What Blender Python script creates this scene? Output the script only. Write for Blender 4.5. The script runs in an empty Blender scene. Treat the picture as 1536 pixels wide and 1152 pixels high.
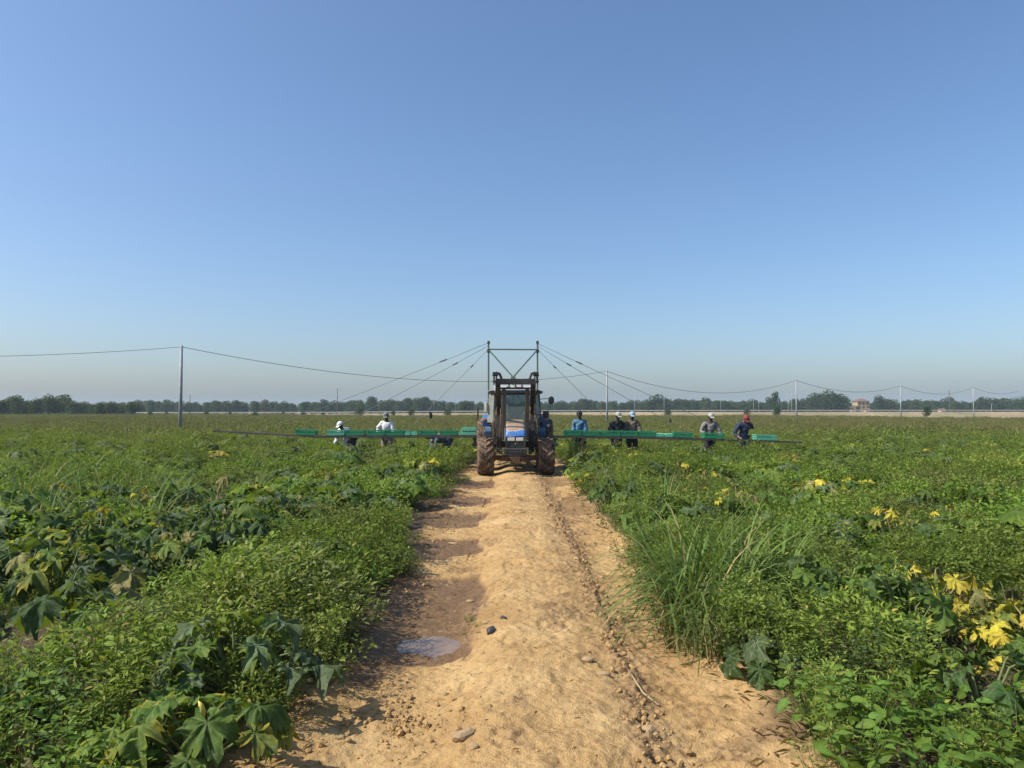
import bpy, bmesh, math, random
import numpy as np
from mathutils import Vector, Matrix, Euler

R = math.radians
PI = math.pi
rnd = random.Random(7)
nr = np.random.RandomState(11)
S = bpy.context.scene
COL = S.collection

# ------------------------------------------------------------------ camera, sky, sun, exposure
F = 1080.0                      # focal length in pixels of a 1536 px wide frame
CAMZ = 1.75
HOR = 615.0
cam = bpy.data.cameras.new('camera')
cam.sensor_width = 36.0
cam.lens = 36.0 * F / 1536.0
cam.clip_start = 0.05
cam.clip_end = 20000
camo = bpy.data.objects.new('camera', cam)
camo.location = (0, 0, CAMZ)
camo.rotation_euler = (R(90) + math.atan((HOR - 576) / F), 0, 0)
COL.objects.link(camo)
S.camera = camo

SUN_ELEV = 46.0
SUN_AZ = -105.0                  # degrees clockwise from the viewing direction (+Y)
world = bpy.data.worlds.new('World')
S.world = world
world.use_nodes = True
wn = world.node_tree
wn.nodes.clear()
sky = wn.nodes.new('ShaderNodeTexSky')
sky.sky_type = 'NISHITA'
sky.sun_disc = False
sky.sun_elevation = R(SUN_ELEV)
sky.sun_rotation = R(SUN_AZ)
sky.altitude = 0
sky.air_density = 1.0
sky.dust_density = 2.1
sky.ozone_density = 5.0
bg = wn.nodes.new('ShaderNodeBackground')
bg.inputs[1].default_value = 0.138
wo = wn.nodes.new('ShaderNodeOutputWorld')
hs = wn.nodes.new('ShaderNodeHueSaturation')
hs.inputs['Saturation'].default_value = 1.05
wn.links.new(sky.outputs[0], hs.inputs['Color'])
wn.links.new(hs.outputs[0], bg.inputs[0])
wn.links.new(bg.outputs[0], wo.inputs[0])

sun = bpy.data.lights.new('sun', 'SUN')
sun.energy = 5.0
sun.angle = R(0.53)
sun.color = (1.0, 0.93, 0.82)
suno = bpy.data.objects.new('sun', sun)
az = R(SUN_AZ)
sd = Vector((math.sin(az) * math.cos(R(SUN_ELEV)), math.cos(az) * math.cos(R(SUN_ELEV)), math.sin(R(SUN_ELEV))))
suno.rotation_euler = sd.to_track_quat('Z', 'Y').to_euler()
suno.location = sd * 50
COL.objects.link(suno)

S.view_settings.view_transform = 'Standard'
S.view_settings.look = 'None'
S.view_settings.exposure = 0.35
S.view_settings.gamma = 1.0
S.view_settings.use_curve_mapping = False
S.cycles.use_denoising = True
S.cycles.max_bounces = 6
S.cycles.diffuse_bounces = 3
S.cycles.glossy_bounces = 2
S.cycles.transmission_bounces = 4
S.cycles.transparent_max_bounces = 6
S.cycles.volume_bounces = 0
S.cycles.caustics_reflective = False
S.cycles.caustics_refractive = False


def at(px, Y):
    """X of a photograph column at depth Y."""
    return (px - 768.0) * Y / F


def zat(py, Y):
    return CAMZ - (py - HOR) * Y / F


# ------------------------------------------------------------------ noise
_perm = nr.randint(0, 1 << 30, size=4096)


def _h(ix, iy):
    return (_perm[(ix * 73 + iy * 1931 + 17 * (ix ^ iy)) & 4095] & 0xffff) / 65535.0


def vnoise(x, y):
    x = np.asarray(x, float); y = np.asarray(y, float)
    ix = np.floor(x).astype(np.int64); iy = np.floor(y).astype(np.int64)
    fx = x - ix; fy = y - iy
    fx = fx * fx * (3 - 2 * fx); fy = fy * fy * (3 - 2 * fy)
    a = _h(ix, iy); b = _h(ix + 1, iy); c = _h(ix, iy + 1); d = _h(ix + 1, iy + 1)
    return (a * (1 - fx) + b * fx) * (1 - fy) + (c * (1 - fx) + d * fx) * fy


def fbm(x, y, o=4):
    s = 0; a = 0.5; t = 0
    for i in range(o):
        s = s + a * vnoise(np.asarray(x) * 2 ** i + 13.7 * i, np.asarray(y) * 2 ** i + 7.3 * i)
        t += a; a *= 0.5
    return s / t


def sstep(a, b, x):
    t = np.clip((x - a) / (b - a), 0, 1)
    return t * t * (3 - 2 * t)


# ------------------------------------------------------------------ materials
MATS = {}


def newmat(name):
    m = bpy.data.materials.new(name)
    m.use_nodes = True
    nt = m.node_tree
    b = nt.nodes['Principled BSDF']
    MATS[name] = m
    return m, nt, b


def L(nt, a, b):
    nt.links.new(a, b)


def node(nt, t, **kw):
    n = nt.nodes.new(t)
    for k, v in kw.items():
        setattr(n, k, v)
    return n


def noise(nt, scale, detail=4, rough=0.55, coord='Object'):
    if coord == 'World':
        tc = node(nt, 'ShaderNodeNewGeometry'); out = tc.outputs['Position']
    else:
        tc = node(nt, 'ShaderNodeTexCoord'); out = tc.outputs['Object']
    n = node(nt, 'ShaderNodeTexNoise')
    n.inputs['Scale'].default_value = scale
    n.inputs['Detail'].default_value = detail
    n.inputs['Roughness'].default_value = rough
    L(nt, out, n.inputs['Vector'])
    return n


def ramp(nt, fac, stops):
    r = node(nt, 'ShaderNodeValToRGB')
    el = r.color_ramp.elements
    while len(el) < len(stops):
        el.new(0.5)
    for e, (p, c) in zip(el, stops):
        e.position = p
        e.color = (*c, 1) if len(c) == 3 else c
    L(nt, fac, r.inputs[0])
    return r


def mixc(nt, fac, a, b, mode='MIX'):
    m = node(nt, 'ShaderNodeMix', data_type='RGBA', blend_type=mode)
    for s, v in ((m.inputs['Factor'], fac), (m.inputs['A'], a), (m.inputs['B'], b)):
        if hasattr(v, 'links'):
            L(nt, v, s)
        elif isinstance(v, (int, float)):
            s.default_value = v
        else:
            s.default_value = (*v, 1)
    return m.outputs['Result']


def bump(nt, b, h, strength, dist):
    bp = node(nt, 'ShaderNodeBump')
    bp.inputs['Strength'].default_value = strength
    bp.inputs['Distance'].default_value = dist
    L(nt, h, bp.inputs['Height'])
    L(nt, bp.outputs[0], b.inputs['Normal'])


def plain(name, col, rough=0.6, metal=0.0, dirt=None, dscale=3.0, amount=0.5, lo=0.45, hi=0.62, spec=None, bumpd=0.0):
    """A painted or bare surface with procedural dirt and wear on it."""
    m, nt, b = newmat(name)
    n = noise(nt, dscale, 6, 0.65)
    n2 = noise(nt, dscale * 7, 3)
    c2 = tuple(max(0, c * 0.75) for c in col)
    base = mixc(nt, n2.outputs['Fac'], col, c2)
    if dirt:
        r = ramp(nt, n.outputs['Fac'], [(lo, (0, 0, 0)), (hi, (amount,) * 3)])
        base = mixc(nt, r.outputs['Color'], base, dirt)
    L(nt, base, b.inputs['Base Color'])
    b.inputs['Roughness'].default_value = rough
    b.inputs['Metallic'].default_value = metal
    if spec is not None:
        b.inputs['Specular IOR Level'].default_value = spec
    if bumpd:
        bump(nt, b, n2.outputs['Fac'], 0.5, bumpd)
    return m


def foliage(name, trans=0.3, rough=0.5, spec=0.35, val=1.0, far_dry=0.0, lowfreq=0.6):
    """Leaf material: own colour from the mesh's 'col' attribute, varied per plant and over the field."""
    m, nt, b = newmat(name)
    at_ = node(nt, 'ShaderNodeAttribute'); at_.attribute_name = 'col'
    oi = node(nt, 'ShaderNodeObjectInfo')
    hsv = node(nt, 'ShaderNodeHueSaturation')
    mr = node(nt, 'ShaderNodeMapRange')
    mr.inputs['To Min'].default_value = 0.482; mr.inputs['To Max'].default_value = 0.512
    L(nt, oi.outputs['Random'], mr.inputs['Value'])
    L(nt, mr.outputs[0], hsv.inputs['Hue'])
    n = noise(nt, lowfreq, 5, 0.72, 'World')
    mv = node(nt, 'ShaderNodeMapRange')
    mv.inputs['From Min'].default_value = 0.3; mv.inputs['From Max'].default_value = 0.7
    mv.inputs['To Min'].default_value = 0.55 * val; mv.inputs['To Max'].default_value = 1.42 * val
    L(nt, n.outputs['Fac'], mv.inputs['Value'])
    L(nt, mv.outputs[0], hsv.inputs['Value'])
    L(nt, at_.outputs['Color'], hsv.inputs['Color'])
    colr = hsv.outputs['Color']
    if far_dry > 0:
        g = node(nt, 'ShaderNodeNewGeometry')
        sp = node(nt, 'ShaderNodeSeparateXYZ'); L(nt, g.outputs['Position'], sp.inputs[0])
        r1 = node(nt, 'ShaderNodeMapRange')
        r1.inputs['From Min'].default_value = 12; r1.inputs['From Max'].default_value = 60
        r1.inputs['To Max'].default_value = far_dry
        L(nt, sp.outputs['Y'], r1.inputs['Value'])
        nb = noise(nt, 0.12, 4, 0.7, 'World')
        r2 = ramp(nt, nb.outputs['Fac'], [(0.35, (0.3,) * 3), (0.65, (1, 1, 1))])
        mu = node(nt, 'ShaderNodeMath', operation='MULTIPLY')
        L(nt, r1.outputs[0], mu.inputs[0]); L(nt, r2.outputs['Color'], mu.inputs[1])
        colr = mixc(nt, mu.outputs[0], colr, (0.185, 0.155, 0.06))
    L(nt, colr, b.inputs['Base Color'])
    b.inputs['Roughness'].default_value = rough
    b.inputs['Specular IOR Level'].default_value = spec
    tr = node(nt, 'ShaderNodeBsdfTranslucent')
    br = mixc(nt, 0.5, colr, (0.25, 0.33, 0.02))
    L(nt, br, tr.inputs['Color'])
    mx = node(nt, 'ShaderNodeMixShader'); mx.inputs[0].default_value = trans
    L(nt, b.outputs[0], mx.inputs[1]); L(nt, tr.outputs[0], mx.inputs[2])
    out = nt.nodes['Material Output']
    L(nt, mx.outputs[0], out.inputs['Surface'])
    return m


foliage('leaf', 0.38, 0.6, 0.22, 1.1)
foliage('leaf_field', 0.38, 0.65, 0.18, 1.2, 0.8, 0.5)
foliage('leaf_tree', 0.2, 0.8, 0.1, 1.15, 0, 0.05)
_m = foliage('courgette_leaf', 0.30, 0.7, 0.2, 1.0)
_nt = _m.node_tree
_n = noise(_nt, 9, 4, 0.7)
_pb = _nt.nodes['Principled BSDF']
_src = _pb.inputs['Base Color'].links[0].from_socket
_r = ramp(_nt, _n.outputs['Fac'], [(0.5, (0, 0, 0)), (0.66, (0.45, 0.45, 0.45))])
_nt.links.new(mixc(_nt, _r.outputs['Color'], _src, (0.22, 0.25, 0.14)), _pb.inputs['Base Color'])
bump(_nt, _nt.nodes['Principled BSDF'], _n.outputs['Fac'], 0.6, 0.01)

plain('wood_stem', (0.09, 0.07, 0.05), 0.9)
plain('green_stem', (0.14, 0.17, 0.07), 0.6)
plain('straw', (0.36, 0.28, 0.15), 0.9)
plain('rubber', (0.028, 0.026, 0.024), 0.85, 0, (0.2, 0.115, 0.055), 4.0, 0.85, 0.40, 0.55, bumpd=0.01)
plain('muddy_rubber', (0.05, 0.035, 0.025), 0.9, 0, (0.20, 0.13, 0.078), 5.0, 0.95, 0.38, 0.58, bumpd=0.02)
plain('blue_paint', (0.07, 0.17, 0.34), 0.4, 0, (0.22, 0.20, 0.17), 3.5, 0.6)
plain('black_metal', (0.016, 0.016, 0.018), 0.5, 0.0, (0.10, 0.075, 0.055), 4.0, 0.6)
plain('dark_metal', (0.035, 0.033, 0.033), 0.5, 0.1, (0.11, 0.085, 0.065), 4.0, 0.6)
plain('worn_metal', (0.085, 0.083, 0.08), 0.6, 0.1, (0.12, 0.10, 0.08), 5.0, 0.6)
plain('rust', (0.09, 0.05, 0.032), 0.85, 0.0, (0.17, 0.10, 0.06), 6.0, 0.8)
plain('rim_paint', (0.55, 0.53, 0.48), 0.5, 0, (0.2, 0.12, 0.06), 5.0, 0.9)
plain('green_steel', (0.15, 0.21, 0.155), 0.5, 0.2, (0.13, 0.13, 0.09), 3.0, 0.5)
plain('boom_steel', (0.06, 0.058, 0.05), 0.6, 0.3, (0.13, 0.10, 0.07), 2.0, 0.6)
plain('cable', (0.16, 0.17, 0.17), 0.6, 0.2)
plain('crate_green', (0.012, 0.27, 0.115), 0.45, 0, (0.05, 0.16, 0.10), 6.0, 0.4)
plain('crate_mint', (0.12, 0.46, 0.30), 0.5, 0, (0.10, 0.25, 0.17), 6.0, 0.4)
plain('concrete', (0.36, 0.35, 0.32), 0.9, 0, (0.25, 0.24, 0.21), 1.5, 0.5)
plain('grey_pole', (0.34, 0.37, 0.38), 0.7, 0, (0.13, 0.14, 0.13), 1.0, 0.4)
plain('dark_pole', (0.11, 0.10, 0.09), 0.8)
plain('guard_rail', (0.62, 0.60, 0.56), 0.5, 0.1)
plain('chrome', (0.6, 0.6, 0.6), 0.2, 1.0)
plain('plastic_dark', (0.05, 0.055, 0.05), 0.5, 0, (0.16, 0.12, 0.08), 6.0, 0.6)
plain('grille', (0.08, 0.085, 0.075), 0.6, 0, (0.15, 0.12, 0.08), 8.0, 0.7)
plain('orange_lens', (0.7, 0.16, 0.02), 0.3)
plain('lamp_white', (0.75, 0.73, 0.66), 0.25, 0, (0.35, 0.3, 0.22), 20.0, 0.4)
plain('plate_dark', (0.012, 0.012, 0.012), 0.6)
plain('trim_and_lit_glass', (0.36, 0.39, 0.34), 0.55, 0, (0.2, 0.19, 0.15), 5.0, 0.5)  # pale trim tone, lightened to carry sunlight on the left cab window
plain('roof_paint', (0.42, 0.42, 0.42), 0.45, 0, (0.4, 0.37, 0.32), 5.0, 0.5)
plain('seat_fabric', (0.03, 0.035, 0.04), 0.9)
# people
for nm, c in dict(skin=(0.055, 0.03, 0.02), skin_light=(0.28, 0.16, 0.11), white_cloth=(0.72, 0.73, 0.72), beige_cloth=(0.30, 0.25, 0.19),
                  black_cloth=(0.012, 0.012, 0.016), navy_cloth=(0.018, 0.035, 0.085), blue_cloth=(0.06, 0.17, 0.30), grey_blue_cloth=(0.12, 0.15, 0.21),
                  jeans_cloth=(0.05, 0.09, 0.17), grey_cloth=(0.20, 0.19, 0.185), tan_cloth=(0.16, 0.125, 0.09), pink_cloth=(0.55, 0.33, 0.26),
                  red_cloth=(0.28, 0.03, 0.04), pale_cap=(0.38, 0.40, 0.34), grey_cap=(0.16, 0.17, 0.16), light_blue_cap=(0.30, 0.42, 0.52),
                  dark_trousers=(0.02, 0.022, 0.03), purple_dark=(0.05, 0.04, 0.05), eye_white=(0.6, 0.58, 0.55)).items():
    plain(nm, c, 0.85, 0, tuple(min(1, v * 0.6 + 0.03) for v in c), 9.0, 0.4)
plain('house_wall', (0.40, 0.30, 0.15), 0.9, 0, (0.32, 0.24, 0.13), 0.7, 0.4)
plain('house_wall_pale', (0.40, 0.35, 0.27), 0.9)
plain('roof_tile', (0.19, 0.105, 0.065), 0.9, 0, (0.17, 0.09, 0.06), 1.5, 0.6)
plain('window_dark', (0.05, 0.06, 0.06), 0.25)
plain('shutter', (0.16, 0.10, 0.06), 0.7)
plain('asphalt', (0.12, 0.115, 0.105), 0.9)
plain('stone_tan', (0.44, 0.31, 0.165), 0.9, 0, (0.27, 0.175, 0.085), 12.0, 0.6, bumpd=0.01)
plain('stone_dark', (0.035, 0.045, 0.04), 0.45, 0, (0.12, 0.11, 0.09), 14.0, 0.5, bumpd=0.004)
plain('petal', (0.72, 0.58, 0.10), 0.6)
plain('fruit', (0.03, 0.10, 0.02), 0.4)
plain('glove_black', (0.015, 0.017, 0.022), 0.7)

# worn tractor bonnet: blue paint, cream filler and rust
m, nt, b = newmat('bonnet_paint')
n = noise(nt, 2.6, 5, 0.6); n2 = noise(nt, 9, 4, 0.6)
tc = node(nt, 'ShaderNodeTexCoord'); sp = node(nt, 'ShaderNodeSeparateXYZ'); L(nt, tc.outputs['Object'], sp.inputs[0])
mr = node(nt, 'ShaderNodeMapRange'); mr.inputs['From Min'].default_value = 1.08; mr.inputs['From Max'].default_value = 1.38
L(nt, sp.outputs['Z'], mr.inputs['Value'])
ad = node(nt, 'ShaderNodeMath', operation='ADD'); L(nt, mr.outputs[0], ad.inputs[0]); L(nt, n.outputs['Fac'], ad.inputs[1])
r = ramp(nt, ad.outputs[0], [(0.70, (0.05, 0.17, 0.46)), (0.75, (0.50, 0.40, 0.28)), (0.80, (0.30, 0.14, 0.07)), (0.90, (0.33, 0.25, 0.18))])
# keep ramp range usable: value runs 0.3..1.7
mr.inputs['To Max'].default_value = 0.62
r2 = ramp(nt, n2.outputs['Fac'], [(0.5, (0, 0, 0)), (0.62, (0.5, 0.5, 0.5))])
c = mixc(nt, r2.outputs['Color'], r.outputs['Color'], (0.34, 0.24, 0.16))
L(nt, c, b.inputs['Base Color']); b.inputs['Roughness'].default_value = 0.4

# cab glass
m, nt, b = newmat('cab_glass')
b.inputs['Base Color'].default_value = (0.20, 0.26, 0.24, 1)
b.inputs['Roughness'].default_value = 0.08
tr = node(nt, 'ShaderNodeBsdfTransparent'); tr.inputs[0].default_value = (0.55, 0.66, 0.62, 1)
mx = node(nt, 'ShaderNodeMixShader'); mx.inputs[0].default_value = 0.45
L(nt, tr.outputs[0], mx.inputs[1]); L(nt, b.outputs[0], mx.inputs[2])
L(nt, mx.outputs[0], nt.nodes['Material Output'].inputs['Surface'])

# soil: colour from wetness and litter attributes kept on the ground sheet
m, nt, b = newmat('soil')
n1 = noise(nt, 1.4, 5, 0.6, 'World'); n2 = noise(nt, 14, 6, 0.7, 'World'); n3 = noise(nt, 90, 3, 0.6, 'World')
dry = ramp(nt, n1.outputs['Fac'], [(0.3, (0.35, 0.215, 0.088)), (0.5, (0.44, 0.285, 0.122)), (0.72, (0.54, 0.375, 0.175))])
dry2 = ramp(nt, n2.outputs['Fac'], [(0.34, (0.55, 0.49, 0.42)), (0.47, (0.96, 0.95, 0.93)), (0.66, (1.0, 1.0, 1.0)), (0.8, (1.15, 1.15, 1.15))])
cdry = mixc(nt, 0.8, dry.outputs['Color'], dry2.outputs['Color'], 'MULTIPLY')
cw = ramp(nt, n2.outputs['Fac'], [(0.3, (0.115, 0.064, 0.028)), (0.7, (0.225, 0.135, 0.062))])
wet = node(nt, 'ShaderNodeAttribute'); wet.attribute_name = 'wet'
clod = node(nt, 'ShaderNodeAttribute'); clod.attribute_name = 'loose'
c = mixc(nt, wet.outputs['Fac'], cdry, cw.outputs['Color'])
cl = ramp(nt, n2.outputs['Fac'], [(0.36, (0.13, 0.078, 0.038)), (0.66, (0.36, 0.235, 0.12))])
c = mixc(nt, clod.outputs['Fac'], c, cl.outputs['Color'])
fld = node(nt, 'ShaderNodeAttribute'); fld.attribute_name = 'field'
cf = ramp(nt, n2.outputs['Fac'], [(0.35, (0.045, 0.032, 0.02)), (0.6, (0.12, 0.08, 0.045)), (0.75, (0.28, 0.2, 0.10))])
c = mixc(nt, fld.outputs['Fac'], c, cf.outputs['Color'])
L(nt, c, b.inputs['Base Color'])
rr = node(nt, 'ShaderNodeMapRange'); rr.inputs['To Min'].default_value = 0.95; rr.inputs['To Max'].default_value = 0.6
L(nt, wet.outputs['Fac'], rr.inputs['Value']); L(nt, rr.outputs[0], b.inputs['Roughness'])
b.inputs['Specular IOR Level'].default_value = 0.25
a2 = node(nt, 'ShaderNodeMath', operation='ADD'); mul = node(nt, 'ShaderNodeMath', operation='MULTIPLY'); mul.inputs[1].default_value = 0.35
L(nt, n3.outputs['Fac'], mul.inputs[0]); L(nt, n2.outputs['Fac'], a2.inputs[0]); L(nt, mul.outputs[0], a2.inputs[1])
bump(nt, b, a2.outputs[0], 0.9, 0.035)

# dry stubble strip
m, nt, b = newmat('dry_grassland')
n1 = noise(nt, 0.05, 5, 0.7, 'World'); n2 = noise(nt, 2.5, 4, 0.7, 'World')
c1 = ramp(nt, n1.outputs['Fac'], [(0.3, (0.12, 0.125, 0.05)), (0.47, (0.30, 0.23, 0.12)), (0.6, (0.46, 0.33, 0.19))])
c = mixc(nt, n2.outputs['Fac'], c1.outputs['Color'], (0.20, 0.17, 0.09))
L(nt, c, b.inputs['Base Color']); b.inputs['Roughness'].default_value = 1.0

m, nt, b = newmat('puddle_water')
n1 = noise(nt, 2.6, 3, 0.5, 'World')
c = ramp(nt, n1.outputs['Fac'], [(0.35, (0.13, 0.085, 0.055)), (0.65, (0.24, 0.16, 0.10))])
L(nt, c.outputs['Color'], b.inputs['Base Color'])
b.inputs['Roughness'].default_value = 0.22
b.inputs['Specular IOR Level'].default_value = 0.45
n2 = noise(nt, 22, 2, 0.5, 'World'); bump(nt, b, n2.outputs['Fac'], 0.5, 0.012)

# ------------------------------------------------------------------ mesh helpers


class MB:
    """Collects simple solids into ONE mesh."""

    def __init__(self):
        self.v = []; self.f = []; self.mi = []; self.mats = []; self.cur = 0; self.sm = []

    def mat(self, name):
        if name not in self.mats:
            self.mats.append(name)
        self.cur = self.mats.index(name)
        return self

    def add(self, vs, fs, smooth=False):
        o = len(self.v)
        self.v += [tuple(p) for p in vs]
        for f in fs:
            self.f.append(tuple(i + o for i in f)); self.mi.append(self.cur); self.sm.append(smooth)
        return self

    def box(self, c, s, rot=None, taper=1.0):
        cx, cy, cz = c; hx, hy, hz = s[0] / 2, s[1] / 2, s[2] / 2
        vs = []
        for z, t in ((-hz, 1.0), (hz, taper)):
            for x, y in ((-hx, -hy), (hx, -hy), (hx, hy), (-hx, hy)):
                vs.append(Vector((x * t, y * t, z)))
        if rot is not None:
            M = Euler(rot).to_matrix()
            vs = [M @ v for v in vs]
        vs = [(v.x + cx, v.y + cy, v.z + cz) for v in vs]
        return self.add(vs, [(0, 3, 2, 1), (4, 5, 6, 7), (0, 1, 5, 4), (1, 2, 6, 5), (2, 3, 7, 6), (3, 0, 4, 7)])

    def bar(self, a, b, w, h=None, up=(0, 0, 1)):
        a = Vector(a); b = Vector(b); h = h or w
        d = (b - a).normalized(); u = Vector(up)
        if abs(d.dot(u)) > 0.95:
            u = Vector((0, 1, 0))
        s = d.cross(u).normalized(); t = s.cross(d)
        vs = []
        for p in (a, b):
            for i, j in ((-1, -1), (1, -1), (1, 1), (-1, 1)):
                vs.append(p + s * i * w / 2 + t * j * h / 2)
        return self.add(vs, [(0, 3, 2, 1), (4, 5, 6, 7), (0, 1, 5, 4), (1, 2, 6, 5), (2, 3, 7, 6), (3, 0, 4, 7)])

    def tube(self, pts, rad, n=8, cap=True):
        pts = [Vector(p) for p in pts]
        rads = rad if isinstance(rad, (list, tuple)) else [rad] * len(pts)
        vs = []; fs = []
        prev = None
        for i, p in enumerate(pts):
            d = (pts[min(i + 1, len(pts) - 1)] - pts[max(i - 1, 0)]).normalized()
            if prev is None:
                u = Vector((0, 0, 1)) if abs(d.z) < 0.9 else Vector((0, 1, 0))
            else:
                u = prev
            s = d.cross(u).normalized(); t = s.cross(d).normalized(); prev = t
            for k in range(n):
                a = 2 * PI * k / n
                vs.append(p + (s * math.cos(a) + t * math.sin(a)) * rads[i])
        for i in range(len(pts) - 1):
            for k in range(n):
                k2 = (k + 1) % n
                fs.append((i * n + k, i * n + k2, (i + 1) * n + k2, (i + 1) * n + k))
        if cap:
            fs.append(tuple(range(n))[::-1]); fs.append(tuple(range((len(pts) - 1) * n, len(pts) * n)))
        return self.add(vs, fs, True)

    def lathe(self, prof, c, axis='x', n=32):
        """prof: list of (offset along the axis, radius)."""
        vs = []; fs = []
        for o, r_ in prof:
            for k in range(n):
                a = 2 * PI * k / n
                p = (r_ * math.cos(a), r_ * math.sin(a))
                v = {'x': (o, p[0], p[1]), 'y': (p[0], o, p[1]), 'z': (p[0], p[1], o)}[axis]
                vs.append((v[0] + c[0], v[1] + c[1], v[2] + c[2]))
        m_ = len(prof)
        for i in range(m_ - 1):
            for k in range(n):
                k2 = (k + 1) % n
                fs.append((i * n + k, i * n + k2, (i + 1) * n + k2, (i + 1) * n + k))
        fs.append(tuple(range(n))[::-1]); fs.append(tuple(range((m_ - 1) * n, m_ * n)))
        return self.add(vs, fs, True)

    def ball(self, c, r, nu=12, nv=8, zmin=-1.0):
        r = r if isinstance(r, (tuple, list)) else (r, r, r)
        vs = []; fs = []
        a0 = math.asin(max(-1, zmin))
        for j in range(nv + 1):
            a = a0 + (PI / 2 - a0) * j / nv
            for i in range(nu):
                t = 2 * PI * i / nu
                vs.append((c[0] + r[0] * math.cos(a) * math.cos(t), c[1] + r[1] * math.cos(a) * math.sin(t), c[2] + r[2] * math.sin(a)))
        for j in range(nv):
            for i in range(nu):
                i2 = (i + 1) % nu
                fs.append((j * nu + i, j * nu + i2, (j + 1) * nu + i2, (j + 1) * nu + i))
        fs.append(tuple(range(nu))[::-1])
        return self.add(vs, fs, True)

    def prism(self, poly, x0, x1):
        """poly in (y, z), extruded along x."""
        n = len(poly)
        vs = [(x0, y, z) for y, z in poly] + [(x1, y, z) for y, z in poly]
        fs = [tuple(range(n))[::-1], tuple(range(n, 2 * n))]
        fs += [(i, (i + 1) % n, (i + 1) % n + n, i + n) for i in range(n)]
        return self.add(vs, fs)

    def mesh(self, name, bevel=0.0):
        me = bpy.data.meshes.new(name)
        me.from_pydata(self.v, [], self.f)
        for n_ in self.mats:
            me.materials.append(MATS[n_])
        me.polygons.foreach_set('material_index', self.mi)
        me.polygons.foreach_set('use_smooth', self.sm)
        bm = bmesh.new(); bm.from_mesh(me)
        bmesh.ops.recalc_face_normals(bm, faces=bm.faces)
        if bevel:
            bmesh.ops.bevel(bm, geom=[e for e in bm.edges if e.calc_face_angle(0) > 0.6], offset=bevel, segments=1, affect='EDGES', clamp_overlap=True)
        bm.to_mesh(me); bm.free()
        return me

    def build(self, name, parent=None, bevel=0.0):
        return link(name, self.mesh(name, bevel), parent)


def link(name, data, parent=None, loc=None):
    o = bpy.data.objects.new(name, data)
    COL.objects.link(o)
    if parent:
        o.parent = parent
    if loc is not None:
        o.location = loc
    return o


def tag(o, label=None, cat=None, group=None, kind=None):
    if label: o['label'] = label
    if cat: o['category'] = cat
    if group: o['group'] = group
    if kind: o['kind'] = kind
    return o


def thing(name, label, cat, loc=(0, 0, 0), group=None, rz=0):
    o = link(name, None); o.location = loc; o.rotation_euler = (0, 0, rz)
    return tag(o, label, cat, group)


def copy_tree(o, kids, parent=None):
    c = o.copy(); COL.objects.link(c); c.parent = parent
    for ch in kids.get(o.name, ()):
        copy_tree(ch, kids, c)
    return c


def np_mesh(name, V, Fq, mats, col=None, midx=None, smooth=False):
    me = bpy.data.meshes.new(name)
    V = np.asarray(V, np.float32); Fq = np.asarray(Fq, np.int32)
    k = Fq.shape[1]
    me.vertices.add(len(V)); me.vertices.foreach_set('co', V.ravel())
    me.loops.add(Fq.size); me.loops.foreach_set('vertex_index', Fq.ravel())
    me.polygons.add(len(Fq)); me.polygons.foreach_set('loop_start', np.arange(0, Fq.size, k, dtype=np.int32))
    me.polygons.foreach_set('loop_total', np.full(len(Fq), k, np.int32))
    if midx is not None:
        me.polygons.foreach_set('material_index', np.asarray(midx, np.int32))
    if smooth:
        me.polygons.foreach_set('use_smooth', np.ones(len(Fq), bool))
    me.update(calc_edges=True)
    for n_ in mats:
        me.materials.append(MATS[n_])
    if col is not None:
        a = me.color_attributes.new('col', 'FLOAT_COLOR', 'POINT')
        c = np.ones((len(V), 4), np.float32); c[:, :3] = col
        a.data.foreach_set('color', c.ravel())
    return me


# ------------------------------------------------------------------ ground
def wet_at(x, y):
    w = np.zeros_like(x)
    wob = (fbm(x * 2.2 + 3, y * 1.3, 4) - 0.5)
    for y0, y1, xa, xb in ((4.95, 8.05, -1.55, -0.26), (8.75, 10.2, -1.5, -0.42), (11.2, 12.6, -1.5, -0.45), (13.5, 15.4, -1.5, -0.45), (16.4, 18.8, -1.4, -0.45),
                           (11.4, 15.2, 0.88, 1.6), (16.0, 19.2, 0.75, 1.6)):
        yy = y + wob * 0.9; xx = x + wob * 0.45
        sh = 0.10 * (y1 - y0)
        t = sstep(y0 + sh * (x + 1.2), y0 + sh * (x + 1.2) + 0.14, yy) * (1 - sstep(y1 - 0.14, y1, yy)) * sstep(xa, xa + 0.06, xx) * (1 - sstep(xb - 0.07, xb, xx))
        w = np.maximum(w, t * (1.0 if xb < 0 else 0.65))
    # dark damp margin beneath the plants on the left
    w = np.maximum(w, 0.75 * (1 - sstep(-1.32, -1.12, x + wob * 0.5)) * sstep(4.4, 5.0, y))
    return w


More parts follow.
